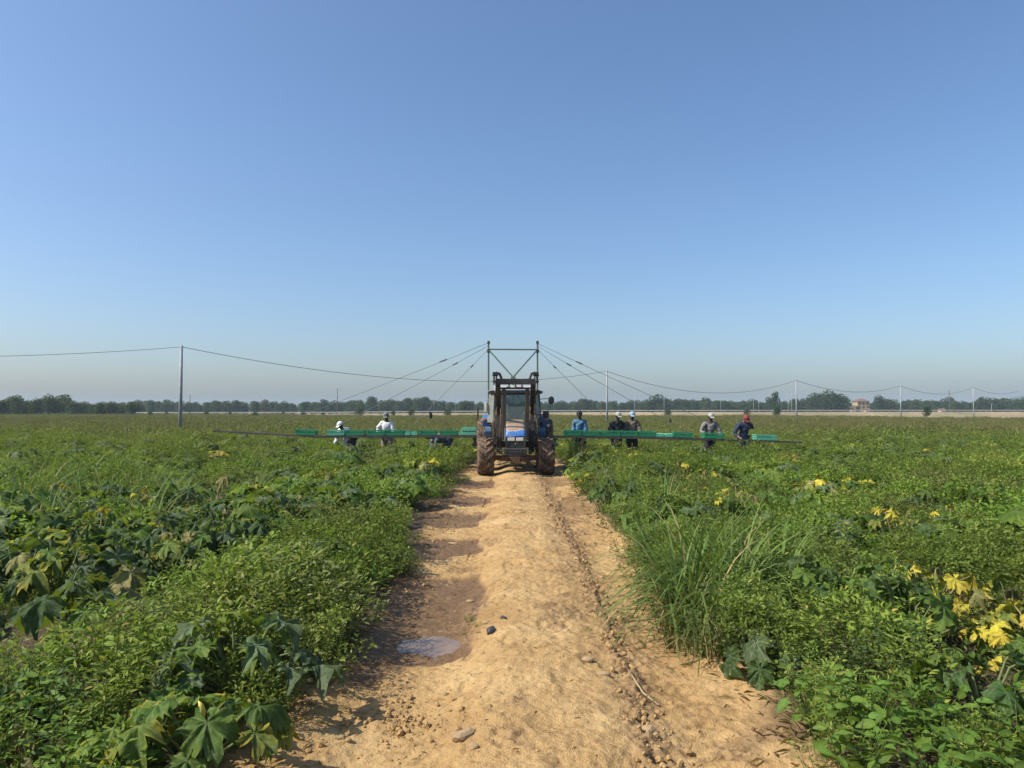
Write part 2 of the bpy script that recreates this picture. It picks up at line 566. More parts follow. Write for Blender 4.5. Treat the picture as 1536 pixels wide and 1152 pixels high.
def ground_z(x, y, fine=True):
    e = (fbm(x * 0.6, y * 0.35, 3) - 0.5)
    prof = 0.055 * np.exp(-((x - 0.22) / 0.42) ** 4) - 0.055 * np.exp(-((x + 0.72) / 0.40) ** 4) - 0.045 * np.exp(-((x - 1.12) / 0.33) ** 4)
    z = prof + e * 0.05
    w = wet_at(x, y)
    z = z - 0.030 * w * (np.abs(x) < 1.7)
    z = z - 0.035 * np.exp(-((x + 0.62) / 0.36) ** 2 - ((y - 5.75) / 0.65) ** 2)
    # the crumbly edge of the right rut
    lx = 0.74 + 0.10 * (fbm(y * 0.8, y * 0 + 4, 2) - 0.5) + 0.10 * np.exp(-((y - 9) / 3) ** 2)
    loose = np.exp(-((x - lx) / 0.11) ** 2) * sstep(0.22, 0.5, fbm(x * 7, y * 4, 3) + 0.12)
    if fine:
        z = z + (fbm(x * 5, y * 4, 5) - 0.5) * 0.05
        fp = vnoise(x * 3.3 + 70, y * 2.6 + 12)
        z = z - 0.016 * sstep(0.70, 0.80, fp) * (np.abs(x - .2) < .75)
        z = z + (fbm(x * 26, y * 22, 3) - 0.5) * 0.022 * (0.35 + 0.65 * (1 - w))
        z = z + loose * ((fbm(x * 22, y * 20, 3) - 0.42) * 0.11)
        bars = np.sin(y * 2 * PI / 0.17 + 2.2 * x) * 0.5 + 0.5
        z = z + 0.014 * bars * np.exp(-((x - 1.12) / 0.22) ** 4) * sstep(0.35, 0.6, fbm(x * 2, y * 0.7, 2))
        tr_ = np.abs(((y + np.abs(x - 1.1) * 0.6) / 0.13) % 1 - .5) * 2
        z = z - 0.012 * sstep(.45, .7, tr_) * np.exp(-((x - 1.1) / 0.2) ** 6) * sstep(0.42, 0.55, fbm(x * 1.2 + 4, y * 0.6, 2))
        scr = sstep(0.60, 0.74, fbm(x * 3.1 + 9, y * 2.3 + 5, 3))
        z = z + scr * (fbm(x * 30, y * 28, 2) - 0.4) * 0.04
        loose = np.maximum(loose, scr * 0.6)
    return z, w, loose


FAR_EDGE = lambda x: np.where(x < -40, np.minimum(196, 150 - (x + 40) * 2.0), 1e9) if False else np.where(x < 55, 150.0 + np.clip((-x - 40) * 2.0, 0, 44), np.maximum(86, 150 - (x - 55) * 2.6))

ys = [-60, -30, -12, -5, -1, 1, 2, 2.5]
y = 2.6
while y < 26:
    ys.append(y); y += max(0.008, y * 0.0029)
for y in (27, 29, 32, 36, 42, 50, 62, 80, 100, 130, 170, 230, 300, 400, 600, 900, 1500, 2500, 4000):
    ys.append(y)
xs = [-4000, -1500, -700, -400, -250, -150, -90, -55, -34, -20, -12, -8, -6, -5, -4, -3.4, -3, -2.6, -2.3, -2.05]
xs = xs + list(np.arange(-1.9, 2.0, 0.0125)) + [-v for v in xs[::-1]]
xs = np.array(sorted(set(np.round(xs, 4)))); ys = np.array(ys)
GX, GY = np.meshgrid(xs, ys)
gz, gw, gl = ground_z(GX, GY)
near = (1 - sstep(3, 12, np.abs(GX))) * (1 - sstep(30, 60, GY))
gz = gz * near
V = np.stack([GX, GY, gz], -1).reshape(-1, 3)
ny_, nx_ = GX.shape
ii = np.arange(ny_ * nx_).reshape(ny_, nx_)
Fq = np.stack([ii[:-1, :-1], ii[:-1, 1:], ii[1:, 1:], ii[1:, :-1]], -1).reshape(-1, 4)
me = np_mesh('ground', V, Fq, ['soil', 'dry_grassland'], smooth=True,
             midx=(((GY[:-1, :-1] > 79) & ((GY[:-1, :-1] > 125) | (GX[:-1, :-1] > 50))).ravel()).astype(int))
wob = fbm(GX * 1.5, GY * 1.2, 3) - 0.5
fieldm = np.maximum(1 - sstep(-1.55, -1.3, GX + wob * 0.5), sstep(1.45, 1.75, GX + wob * 0.5))
for nme, arr in (('wet', gw), ('loose', gl * (np.abs(GX) < 1.8)), ('field', fieldm)):
    a = me.attributes.new(nme, 'FLOAT', 'POINT'); a.data.foreach_set('value', arr.ravel().astype(np.float32))
g = link('ground', me)
tag(g, 'flat farmland soil with a tan dirt track worn down the middle', kind='structure')


def gzat(x, y):
    z, _, _ = ground_z(np.array([float(x)]), np.array([float(y)]))
    n_ = float((1 - sstep(3, 12, abs(x))) * (1 - sstep(30, 60, y)))
    return float(z[0]) * n_


# puddle: a level sheet whose shoreline is where the rut rises through it
N = 150
px_, py_ = np.meshgrid(np.linspace(-1.2, -0.28, N), np.linspace(4.98, 6.5, N))
zz, _, _ = ground_z(px_, py_)
keep = ((px_ + 0.70) / 0.30) ** 2 + ((py_ - 5.66) / 0.38) ** 2 + (fbm(px_ * 4, py_ * 4, 3) - 0.5) * 1.2 < 1.0
lvl = float(np.quantile(zz[keep], 0.50))
V = np.stack([px_, py_, np.full_like(px_, lvl)], -1).reshape(-1, 3)
ii = np.arange(N * N).reshape(N, N)
Fq = np.stack([ii[:-1, :-1], ii[:-1, 1:], ii[1:, 1:], ii[1:, :-1]], -1)[keep[:-1, :-1]]
o = link('puddle', np_mesh('puddle', V, Fq.reshape(-1, 4), ['puddle_water'], smooth=True))
tag(o, 'shallow muddy puddle reflecting the sky in the left wheel rut', kind='structure')

# ------------------------------------------------------------------ air
hz = MB(); hz.box((0, 900, 14), (3200, 2400, 32)); hzo = hz.build('haze')
hm = bpy.data.materials.new('haze_air'); hm.use_nodes = True; hnt = hm.node_tree; hnt.nodes.clear()
pv = hnt.nodes.new('ShaderNodeVolumePrincipled'); pv.inputs['Color'].default_value = (0.68, 0.85, 1.0, 1)
pv.inputs['Density'].default_value = 0.00032; pv.inputs['Anisotropy'].default_value = 0.0
ho = hnt.nodes.new('ShaderNodeOutputMaterial'); hnt.links.new(pv.outputs[0], ho.inputs['Volume'])
hzo.data.materials.append(hm)
tag(hzo, 'thin pale summer haze over the whole plain', kind='stuff')

# ------------------------------------------------------------------ leaves
# template points (u along, v across, w up), faces as quads
T_OVATE = (np.array([(0, 0, 0), (0.33, 0.5, 0.07), (0.36, 0, -0.02), (0.33, -0.5, 0.07), (0.72, 0.33, -0.02), (0.75, 0, -0.09), (0.72, -0.33, -0.02), (1, 0, -0.22)]),
           np.array([(0, 2, 1, 1), (0, 3, 2, 2), (1, 2, 5, 4), (2, 3, 6, 5), (4, 5, 7, 7), (5, 6, 7, 7)]))
T_OVATE_T = np.array([(0, 2, 1), (0, 3, 2), (1, 2, 5), (1, 5, 4), (2, 3, 6), (2, 6, 5), (4, 5, 7), (5, 6, 7)])
T_KITE = np.array([(0, 0, 0), (0.42, 0.5, 0.08), (0.42, -0.5, 0.08), (1, 0, -0.12)])
T_KITE_T = np.array([(0, 3, 1), (0, 2, 3)])
T_BLADE = np.array([(0, .5, 0), (0, -.5, 0), (.35, .5, 0.0), (.35, -.5, 0.0), (.7, .38, -.10), (.7, -.38, -.10), (1, 0, -.34)])
T_BLADE_T = np.array([(0, 1, 3), (0, 3, 2), (2, 3, 5), (2, 5, 4), (4, 5, 6)])


def norm(a):
    return a / np.maximum(1e-9, np.linalg.norm(a, axis=-1, keepdims=True))


def leafbatch(P, D, Nn, Ln, Wd, C, T, TF):
    """Batch of leaves: positions, directions, normals, lengths, widths, colours -> verts, tris, colours."""
    D = norm(D); Sx = norm(np.cross(D, Nn)); Nn = np.cross(Sx, D)
    n_ = len(P)
    V = P[:, None] + D[:, None] * (T[None, :, 0, None] * Ln[:, None, None]) + Sx[:, None] * (T[None, :, 1, None] * Wd[:, None, None]) + Nn[:, None] * (T[None, :, 2, None] * Ln[:, None, None])
    Fs = TF[None] + (np.arange(n_) * len(T))[:, None, None]
    Cc = np.repeat(C[:, None], len(T), 1)
    return V.reshape(-1, 3), Fs.reshape(-1, 3), Cc.reshape(-1, 3)


def lerpc(a, b, t):
    return np.asarray(a)[None] * (1 - t[:, None]) + np.asarray(b)[None] * t[:, None]


G_DARK = (0.038, 0.070, 0.012); G_MID = (0.088, 0.138, 0.020); G_LIGHT = (0.180, 0.245, 0.042)
G_ZUC = (0.034, 0.070, 0.028); G_OLIVE = (0.10, 0.12, 0.03)


def join(parts):
    V = []; F_ = []; C = []; o = 0
    for v, f, c in parts:
        V.append(v); F_.append(f + o); C.append(c); o += len(v)
    return np.concatenate(V), np.concatenate(F_), np.concatenate(C)


def stems(A, B, r, c):
    """thin three-sided stems between point arrays."""
    D = norm(B - A); U = np.tile(np.array([[0.3, 0.7, 0.1]]), (len(A), 1)); S1 = norm(np.cross(D, U)); S2 = np.cross(D, S1)
    vs = []
    for P, k in ((A, 1.0), (B, 0.6)):
        for a in (0, 2.1, 4.2):
            vs.append(P + (S1 * math.cos(a) + S2 * math.sin(a)) * r * k)
    V = np.stack(vs, 1)
    T = np.array([(0, 1, 4), (0, 4, 3), (1, 2, 5), (1, 5, 4), (2, 0, 3), (2, 3, 5)])
    Fs = T[None] + (np.arange(len(A)) * 6)[:, None, None]
    return V.reshape(-1, 3), Fs.reshape(-1, 3), np.tile(np.array([c]), (len(A) * 6, 1))


def bush(seed, h, r, nb, nl, ll, lw, ca, cb, T=T_OVATE[0], TF=T_OVATE_T, stem=True, spread=0.8, up=0.5):
    g_ = np.random.RandomState(seed)
    parts = []
    ang = g_.uniform(0, 2 * PI, nb); rho = np.sqrt(g_.uniform(0, 1, nb)) * r
    tipz = h * (1 - 0.35 * (rho / r) ** 2) * g_.uniform(0.75, 1.05, nb)
    tip = np.stack([np.cos(ang) * rho, np.sin(ang) * rho, tipz], -1)
    base = np.stack([np.cos(ang) * rho * 0.25, np.sin(ang) * rho * 0.25, np.zeros(nb)], -1)
    mid = (base + tip) * 0.5 + np.stack([np.cos(ang) * rho * 0.2, np.sin(ang) * rho * 0.2, np.zeros(nb)], -1)
    t = g_.uniform(0.22, 1.0, (nb, nl)) ** 0.8
    t[:, :4] = g_.uniform(0.92, 1.0, (nb, min(4, nl)))
    P = (1 - t[..., None]) ** 2 * base[:, None] + 2 * t[..., None] * (1 - t[..., None]) * mid[:, None] + t[..., None] ** 2 * tip[:, None]
    ax = norm(tip - base)[:, None]
    a2 = g_.uniform(0, 2 * PI, (nb, nl))
    D = np.stack([np.cos(a2), np.sin(a2), g_.uniform(-0.55, 0.95, (nb, nl)) * up * 2], -1) + ax * 0.45
    # short side twigs spread the leaves through the volume
    P = P + norm(D) * g_.uniform(0.0, 1, (nb, nl))[..., None] * ll * spread * 1.6
    Nn = np.stack([g_.normal(0, 0.75, (nb, nl)), g_.normal(0, 0.75, (nb, nl)), np.ones((nb, nl))], -1)
    P = P.reshape(-1, 3); D = D.reshape(-1, 3); Nn = Nn.reshape(-1, 3)
    P[:, 2] = np.maximum(P[:, 2], 0.015)
    n_ = len(P)
    ln = ll * g_.uniform(0.55, 1.2, n_); wd = lw * ln / ll * g_.uniform(0.8, 1.15, n_)
    tt = np.clip(g_.normal(0.45, 0.28, n_) + 0.25 * (t.ravel() - 0.6), 0, 1)
    C = lerpc(ca, cb, tt)
    yl = g_.uniform(0, 1, n_) < 0.012
    C[yl] = (0.36, 0.30, 0.06)
    parts.append(leafbatch(P, D, Nn, ln, wd, C, T, TF))
    if stem:
        parts.append(stems(base, mid, 0.0035, (0.10, 0.12, 0.04))); parts.append(stems(mid, tip, 0.0022, (0.10, 0.14, 0.04)))
    return join(parts)


def grass(seed, n_, h, r, w, ca, cb, lean=0.45, heads=0, dry=0.03):
    g_ = np.random.RandomState(seed)
    ang = g_.uniform(0, 2 * PI, n_); rho = np.sqrt(g_.uniform(0, 1, n_)) * r
    P = np.stack([np.cos(ang) * rho, np.sin(ang) * rho, np.zeros(n_)], -1)
    a2 = ang + g_.normal(0, 0.8, n_)
    segs = 5
    ln = h * g_.uniform(0.5, 1.15, n_); le = lean * g_.uniform(0.25, 1.6, n_)
    hd = np.stack([np.cos(a2), np.sin(a2), np.zeros(n_)], -1)
    sd_ = np.stack([-np.sin(a2), np.cos(a2), np.zeros(n_)], -1)
    twist = g_.normal(0, 0.5, n_)[:, None]
    sd_ = norm(sd_ + hd * twist)
    vs = []
    for k in range(segs + 1):
        t = k / segs
        th = le[:, None] * t * 1.9
        c = P + hd * (ln[:, None] * t * np.sin(th * 0.75)) + np.array([0, 0, 1.0]) * (ln[:, None] * t * np.cos(th * 0.85))
        ww = w * (1 - t ** 2.2) * 0.5 + 0.0006
        vs += [c - sd_ * ww, c + sd_ * ww]
    V = np.stack(vs, 1)
    T = []
    for k in range(segs):
        a = 2 * k
        T += [(a, a + 1, a + 3), (a, a + 3, a + 2)]
    T = np.array(T)
    Fs = T[None] + (np.arange(n_) * (2 * segs + 2))[:, None, None]
    C = lerpc(ca, cb, g_.uniform(0, 1, n_))
    C[g_.uniform(0, 1, n_) < dry] = (0.34, 0.27, 0.12)
    parts = [(V.reshape(-1, 3), Fs.reshape(-1, 3), np.repeat(C[:, None], 2 * segs + 2, 1).reshape(-1, 3))]
    if heads:
        hp = np.stack([g_.normal(0, r, heads), g_.normal(0, r, heads), np.zeros(heads)], -1)
        tp = hp + np.stack([g_.normal(0, 0.14, heads), g_.normal(0, 0.14, heads), h * g_.uniform(0.9, 1.25, heads)], -1)
        parts.append(stems(hp, tp, 0.0014, (0.17, 0.20, 0.07)))
        q = tp - (tp - hp) * 0.16
        parts.append(stems(q, tp, 0.0045 if h > .7 else 0.008, (0.22, 0.21, 0.09)))
    return join(parts)


def src(name, data, mat):
    V_, F_, C_ = data
    return bpy.data.objects.new(name, np_mesh(name, V_, F_, [mat], C_))


def zleaf(seed, kind, droop=0.5, cut=0.5, ns=60, rings=5):
    """Lobed courgette leaf, petiole joint at the origin, tip along +x, unit length."""
    g_ = np.random.RandomState(seed)
    cut = min(0.95, cut + 0.18)
    lob = np.array([0, 58, -58, 112, -112, 158, -158]) * PI / 180 + g_.normal(0, 0.06, 7)
    lr = np.array([1.0, 0.92, 0.92, 0.72, 0.72, 0.48, 0.48]) * g_.uniform(0.88, 1.1, 7)
    th = np.linspace(-PI * 0.95, PI * 0.95, ns)
    d = np.abs((th[:, None] - lob[None] + PI) % (2 * PI) - PI)
    w_ = np.exp(-(d / (0.50 - 0.17 * cut)) ** 2)
    env = (lr[None] * w_).max(1)
    base = 0.78 - 0.38 * cut
    rad = base + (1 - base) * env
    rad *= 1 + 0.085 * np.sign(np.sin(np.arange(ns) * 2.2)) * g_.uniform(0.2, 1.2, ns) * (0.7 + cut) + 0.05 * np.sin(th * 9 + g_.uniform(0, 6))
    near_ = np.clip(d.min(1) / 0.5, 0, 1)
    V = [(0, 0, 0)]; C = []
    ph = g_.uniform(0, 6, 4)
    for k in range(1, rings + 1):
        t = k / rings
        rr = rad * t
        x = rr * np.cos(th) * 0.62 + 0.12 * t; y = rr * np.sin(th) * 0.62
        z = (0.13 * near_ - 0.03) * t + 0.05 * np.sin(th * 5 + ph[0]) * t ** 2 + 0.03 * np.sin(th * 11 + ph[1]) * t ** 3
        z = z + g_.normal(0, 0.022, ns) * t + 0.05 * np.sin(x * 11 + ph[3]) * np.sin(y * 12 + ph[2]) * t
        z = z - droop * (x ** 2 * 0.55 + y ** 2 * 0.95) * (1 + 0.4 * np.sin(th * 3 + ph[2]))
        V += list(zip(x, y, z))
    V = np.array(V)
    Fs = []
    for i in range(ns - 1):
        Fs.append((0, 1 + i, 2 + i))
    for k in range(rings - 1):
        a = 1 + k * ns; b_ = a + ns
        for i in range(ns - 1):
            Fs += [(a + i, b_ + i, b_ + i + 1), (a + i, b_ + i + 1, a + i + 1)]
    Fs = np.array(Fs)
    pal = dict(dark=((0.034, 0.072, 0.016), (0.10, 0.15, 0.06), (0.07, 0.11, 0.02)),
               silver=((0.062, 0.100, 0.040), (0.20, 0.25, 0.15), (0.10, 0.13, 0.05)),
               green=((0.060, 0.120, 0.016), (0.15, 0.21, 0.06), (0.13, 0.18, 0.02)),
               yellowing=((0.10, 0.155, 0.020), (0.20, 0.23, 0.08), (0.45, 0.37, 0.03)),
               yellow=((0.50, 0.42, 0.035), (0.54, 0.48, 0.10), (0.44, 0.28, 0.06)),
               wilted=((0.22, 0.21, 0.07), (0.33, 0.31, 0.14), (0.27, 0.19, 0.08)))[kind]
    vein = np.concatenate([[1.0]] + [np.clip(1 - d.min(1) / 0.13, 0, 1) * (1 - 0.5 * k / rings) for k in range(1, rings + 1)])
    edge = np.concatenate([[0.0]] + [np.full(ns, (k / rings) ** 3) * g_.uniform(0.2, 1.2) * (0.5 + 0.5 * np.sin(th * 2 + ph[3])) for k in range(1, rings + 1)])
    C = np.tile(np.array([pal[0]]), (len(V), 1)) * g_.uniform(0.6, 1.35, (len(V), 1))
    C = C * (1 - edge[:, None]) + np.array([pal[2]]) * edge[:, None]
    C = C * (1 - vein[:, None] * 0.75) + np.array([pal[1]]) * vein[:, None] * 0.75
    return V, Fs, C


KINDS_Z = ('dark', 'silver', 'green', 'yellowing', 'yellow', 'wilted')
ZL = {}
for ki, kd in enumerate(KINDS_Z):
    ZL[kd] = []
    for j in range(5):
        dr = 1.5 if kd in ('wilted',) else (0.35, 0.6, 0.95, 0.5, 1.2)[j]
        V_, F_, C_ = zleaf(100 + ki * 10 + j, kd, dr, (0.15, 0.35, 0.5, 0.8, 0.3)[j] * (1.25 if kd == 'silver' else 0.9))
        ZL[kd].append(np_mesh('courgette_leaf', V_, F_, ['courgette_leaf'], C_, smooth=True))


def tube_arrays(pts, r0, r1, col, n_=6):
    pts = np.array(pts, float); vs = []; k = len(pts)
    for i in range(k):
        d = norm(pts[min(i + 1, k - 1)] - pts[max(i - 1, 0)])
        s = norm(np.cross(d, (0.13, 0.41, 0.9))); t = np.cross(s, d); r_ = r0 + (r1 - r0) * i / (k - 1)
        for a in range(n_):
            vs.append(pts[i] + (s * math.cos(2 * PI * a / n_) + t * math.sin(2 * PI * a / n_)) * r_)
    Fs = []
    for i in range(k - 1):
        for a in range(n_):
            a2 = (a + 1) % n_
            Fs += [(i * n_ + a, i * n_ + a2, (i + 1) * n_ + a2), (i * n_ + a, (i + 1) * n_ + a2, (i + 1) * n_ + a)]
    return np.array(vs), np.array(Fs), np.tile(np.array([col]), (len(vs), 1))


def courgette(x, y, seed, kinds, label, nl=11, size=0.26, reach=0.34, height=0.42, group=None, flower=False, droopy=0.0):
    nl = int(nl * 1.25)
    r_ = random.Random(seed)
    z0 = gzat(x, y)
    root = thing('courgette_plant', label, 'courgette plant', (x, y, z0), group)
    a0 = r_.uniform(0, 6)
    for i in range(nl):
        a = a0 + i * 2.4 + r_.uniform(-0.3, 0.3)
        q = (i + 0.5) / nl
        rr = reach * (0.25 + 0.95 * math.sqrt(q)) * r_.uniform(0.85, 1.15)
        zt = height * (1.05 - 0.55 * q) * r_.uniform(0.8, 1.15)
        zt = max(0.08, zt * (1 - 0.45 * droopy * r_.random()))
        ex, ey = math.cos(a) * rr, math.sin(a) * rr
        kd = r_.choice(kinds)
        pts = [(math.cos(a) * 0.03, math.sin(a) * 0.03, 0.0), (ex * 0.35, ey * 0.35, zt * 0.55), (ex * 0.7, ey * 0.7, zt * 0.92), (ex, ey, zt)]
        col = (0.17, 0.20, 0.08) if kd not in ('wilted', 'yellow') else (0.33, 0.29, 0.13)
        V_, F_, C_ = tube_arrays(pts, 0.009, 0.005, col, 5)
        st = link('stalk', np_mesh('stalk', V_, F_, ['leaf'], C_, smooth=True), root)
        lf = link('leaf', r_.choice(ZL[kd]), root)
        s_ = size * r_.uniform(0.75, 1.25)
        lf.location = (ex, ey, zt)
        lf.scale = (s_ * .92, s_ * .84, s_ * 1.1)
        tilt = r_.uniform(0.05, 0.6) + 0.75 * droopy
        lf.rotation_euler = (Matrix.Rotation(a + r_.uniform(-0.4, 0.4), 3, 'Z') @ Matrix.Rotation(tilt, 3, 'Y') @ Matrix.Rotation(r_.uniform(-0.3, 0.3), 3, 'X')).to_euler()
    if flower:
        fb = MB(); fb.mat('petal')
        fb.tube([(0, 0, 0), (0.01, 0, 0.03), (0.015, 0.004, 0.06), (0.012, 0, 0.095), (0.0, 0, 0.115)], [0.008, 0.018, 0.021, 0.012, 0.002], 8)
        f_ = fb.build('flower', root); f_.location = (0.02, -0.05, 0.27); tag(f_, 'closed yellow flower bud')
    return root


# hero plants beside the track
L_TALL = 'leafy courgette plant in the crop beside the dirt track'
courgette(-1.50, 3.50, 1, ['green', 'yellowing', 'yellowing', 'green'], 'courgette plant with yellowing lobed leaves and a flower bud at the bottom left', 14, 0.24, 0.34, 0.34, flower=True)
courgette(-1.62, 4.30, 2, ['silver', 'silver', 'green'], 'courgette plant with silvery deeply cut leaves above the yellowing one', 14, 0.27, 0.36, 0.46)
courgette(-2.25, 3.25, 3, ['wilted', 'wilted', 'green'], 'wilted pale courgette plant in the bottom left corner', 9, 0.22, 0.28, 0.38, droopy=0.9)
courgette(-4.70, 7.0, 4, ['silver', 'dark', 'silver'], 'large grey green courgette plant at the left edge behind the bare gap', 13, 0.33, 0.44, 0.52, droopy=0.4)
courgette(-3.85, 6.7, 5, ['wilted', 'silver', 'yellowing', 'dark'], 'drooping pale leaved courgette plant by the bare gap on the left', 12, 0.30, 0.38, 0.46, droopy=0.9)
courgette(-3.35, 7.6, 6, ['dark', 'silver', 'wilted'], 'dark courgette plant with one curled pale leaf behind the bare gap', 12, 0.30, 0.38, 0.48, droopy=0.6)
courgette(-4.5, 5.6, 7, ['silver', 'dark', 'dark'], 'dark hanging leaves of a courgette plant at the left picture edge', 11, 0.30, 0.36, 0.36, droopy=0.7)
courgette(1.72, 4.85, 8, ['silver', 'silver', 'dark'], 'grey green courgette plant drooping onto the right edge of the track', 11, 0.25, 0.28, 0.24, droopy=0.8)
courgette(2.55, 6.1, 9, ['dark', 'green', 'dark'], 'dark courgette plant behind the drooping grey green one', 8, 0.24, 0.26, 0.44)
courgette(2.55, 3.95, 10, ['green', 'dark', 'yellowing'], 'olive leaved courgette plant among the bright weeds at the lower right', 8, 0.25, 0.30, 0.46, droopy=0.3)
courgette(3.45, 5.95, 12, ['yellow', 'yellow', 'wilted'], 'bright yellow courgette plant on the right, farthest of the yellow chain', 18, 0.18, 0.36, 0.50, droopy=0.6)
courgette(3.75, 5.45, 13, ['yellow', 'yellowing', 'yellow', 'wilted'], 'yellow courgette plant in the middle of the yellow chain on the right', 18, 0.17, 0.34, 0.44, droopy=0.6)
courgette(3.55, 4.95, 14, ['yellow', 'yellowing', 'yellow'], 'yellow green courgette plant beside the small bare patch on the right', 18, 0.18, 0.34, 0.42, droopy=0.5)
courgette(3.25, 4.25, 15, ['yellowing', 'yellow', 'green'], 'yellowing courgette plant nearest the right picture edge', 15, 0.18, 0.32, 0.38, droopy=0.5)
YF = 'courgette plants gone yellow farther out in the field'
for i, (x_, y_) in enumerate(((at(1100, 11.6), 11.6), (at(1022, 15.2), 15.2), (at(1062, 15.0), 15.0), (at(1105, 10.8), 10.8), (at(1508, 12.6), 12.6), (at(972, 14.5), 14.5),
                              (at(85, 10.6), 10.6), (at(420, 9.6), 9.6), (at(495, 10.6), 10.6), (at(205, 10.8), 10.8), (at(1185, 19.5), 19.5), (at(150, 7.9), 7.9),
                              (at(1310, 9.4), 9.4), (at(1340, 8.4), 8.4), (at(1255, 14.2), 14.2), (at(1420, 8.6), 8.6), (at(1040, 12.8), 12.8))):
    far = y_ > 14
    courgette(x_, y_, 40 + i, ['yellow', 'yellow', 'wilted'] if i in (0, 1, 2, 3, 4, 6, 10) else ['yellowing', 'green', 'yellow'],
              'small courgette plant with yellow leaves out among the green weeds', 10, 0.14, 0.26, 0.60, YF, droopy=0.3)
ZF = 'green courgette plants standing in rows among the weeds'
spots = []
for k in range(78):
    yy = 5.2 + (k % 44) * 0.24 + rnd.uniform(-0.2, 0.2)
    sx = rnd.choice((-4.3, -3.6, -2.9, -6.4, -5.5, 2.4, 4.4, 6.2, 3.1, -1.9, -7.4, 1.9))
    xx = sx + rnd.uniform(-0.3, 0.3)
    if k >= 44: xx = rnd.choice((-3.2, -4.0, -4.9, -5.8, -6.6)) + rnd.uniform(-.3, .3); yy = 5.6 + (k - 44) * .19
    if abs(xx) > yy * 0.78 or (xx > 0 and 3.0 < xx < 4.2 and yy < 6.6):
        continue
    spots.append((xx, yy))
for k, (xx, yy) in enumerate(spots):
    courgette(xx, yy, 200 + k, ['dark', 'green', 'silver', 'dark', 'yellowing', 'silver', 'wilted'] if xx < 0 else ['dark', 'green', 'green'],
              'green courgette plant with big lobed leaves in the row among the weeds', 10, 0.25 if xx > 0 else 0.28, 0.32, 0.50, ZF, droopy=rnd.choice((0, 0.3, 0.7)))


# broad leaved weeds at the lower right and lower left, leaf by leaf
def ovate_mesh(seed, ca, cb):
    g_ = np.random.RandomState(seed)
    us = np.array([0, .1, .25, .42, .6, .78, .9, 1.0]); ws = np.array([.02, .28, .46, .5, .42, .26, .12, .0])
    V = []; C = []
    for u, w in zip(us, ws):
        for s in (-1, -.5, 0, .5, 1):
            V.append((u, s * w * 0.72 * g_.uniform(.94, 1.06), 0.10 * abs(s) * w - 0.30 * u ** 2 * 0.8 + 0.012 * math.sin(9 * u + s * 3)))
            t = g_.uniform(0, 1)
            c = np.array(ca) * (1 - t) + np.array(cb) * t
            if s == 0: c = c * 0.6 + np.array((0.16, 0.22, 0.06)) * 0.4
            C.append(c)
    Fs = []
    for i in range(len(us) - 1):
        for j in range(4):
            a = i * 5 + j
            Fs += [(a, a + 1, a + 6), (a, a + 6, a + 5)]
    return np_mesh('broad_leaf', np.array(V), np.array(Fs), ['leaf'], np.array(C), smooth=True)


OV = [ovate_mesh(i, (0.06, 0.125, 0.014), (0.12, 0.215, 0.03)) for i in range(3)]


def broadleaf(x, y, seed, label, group, h=0.42, nst=5, per=8, ls=0.085):
    r_ = random.Random(seed)
    root = thing('broad_leaved_weed', label, 'weed', (x, y, gzat(x, y)), group)
    sv = []
    for s in range(nst):
        a = s * 2.4 + r_.uniform(-.4, .4); rr = r_.uniform(0.05, 0.22); hh = h * r_.uniform(.7, 1.1)
        tip = Vector((math.cos(a) * rr, math.sin(a) * rr, hh))
        pts = [(0, 0, 0), tuple(tip * 0.5 + Vector((0, 0, 0.02))), tuple(tip)]
        sv.append(tube_arrays(pts, 0.005, 0.002, (0.12, 0.16, 0.05), 4))
        for k in range(per):
            t = 0.35 + 0.65 * (k + 1) / per
            p = tip * t
            az_ = k * 2.4 + s
            up_ = r_.uniform(-0.5, 0.7) if k < per - 2 else 0.6
            lf = link('leaf', r_.choice(OV), root)
            d = Vector((math.cos(az_), math.sin(az_), up_)).normalized()
            lf.location = p + d * 0.02
            s_ = ls * (1.15 - 0.5 * (t - .35)) * r_.uniform(.8, 1.25)
            lf.scale = (s_ * 1.3, s_ * .80, s_)
            q = (Matrix.Rotation(az_, 3, 'Z') @ Matrix.Rotation(-math.asin(d.z) + r_.uniform(0, .4), 3, 'Y') @ Matrix.Rotation(r_.uniform(-.9, .9), 3, 'X'))
            lf.rotation_euler = q.to_euler()
    V_, F_, C_ = join(sv)
    link('stem', np_mesh('stem', V_, F_, ['leaf'], C_), root)
    return root


BW = 'broad leaved weeds close to the camera at the lower right'
for k, (x_, y_) in enumerate(((1.50, 3.25), (1.72, 3.55), (1.80, 3.10), (2.02, 3.40), (2.25, 3.15), (2.12, 3.75), (2.42, 3.50), (1.62, 3.9), (2.6, 3.2), (1.95, 2.95), (2.35, 2.9), (2.75, 3.75), (1.9, 4.05), (2.9, 3.3))):
    broadleaf(x_, y_, 300 + k, 'bright green broad leaved weed close to the camera at the lower right', BW, 0.30 + 0.14 * rnd.random(), 6, 10, 0.068)
BL = 'broad leaved weeds close to the camera at the lower left'
for k, (x_, y_) in enumerate(((-1.95, 3.55), (-2.2, 3.75), (-1.75, 3.8), (-2.45, 3.6), (-1.75, 3.35), (-2.05, 3.2), (-2.6, 4.0), (-1.95, 4.15))):
    broadleaf(x_, y_, 330 + k, 'deep green broad leaved weed close to the camera at the lower left', BL, 0.26 + 0.12 * rnd.random(), 6, 9, 0.058)

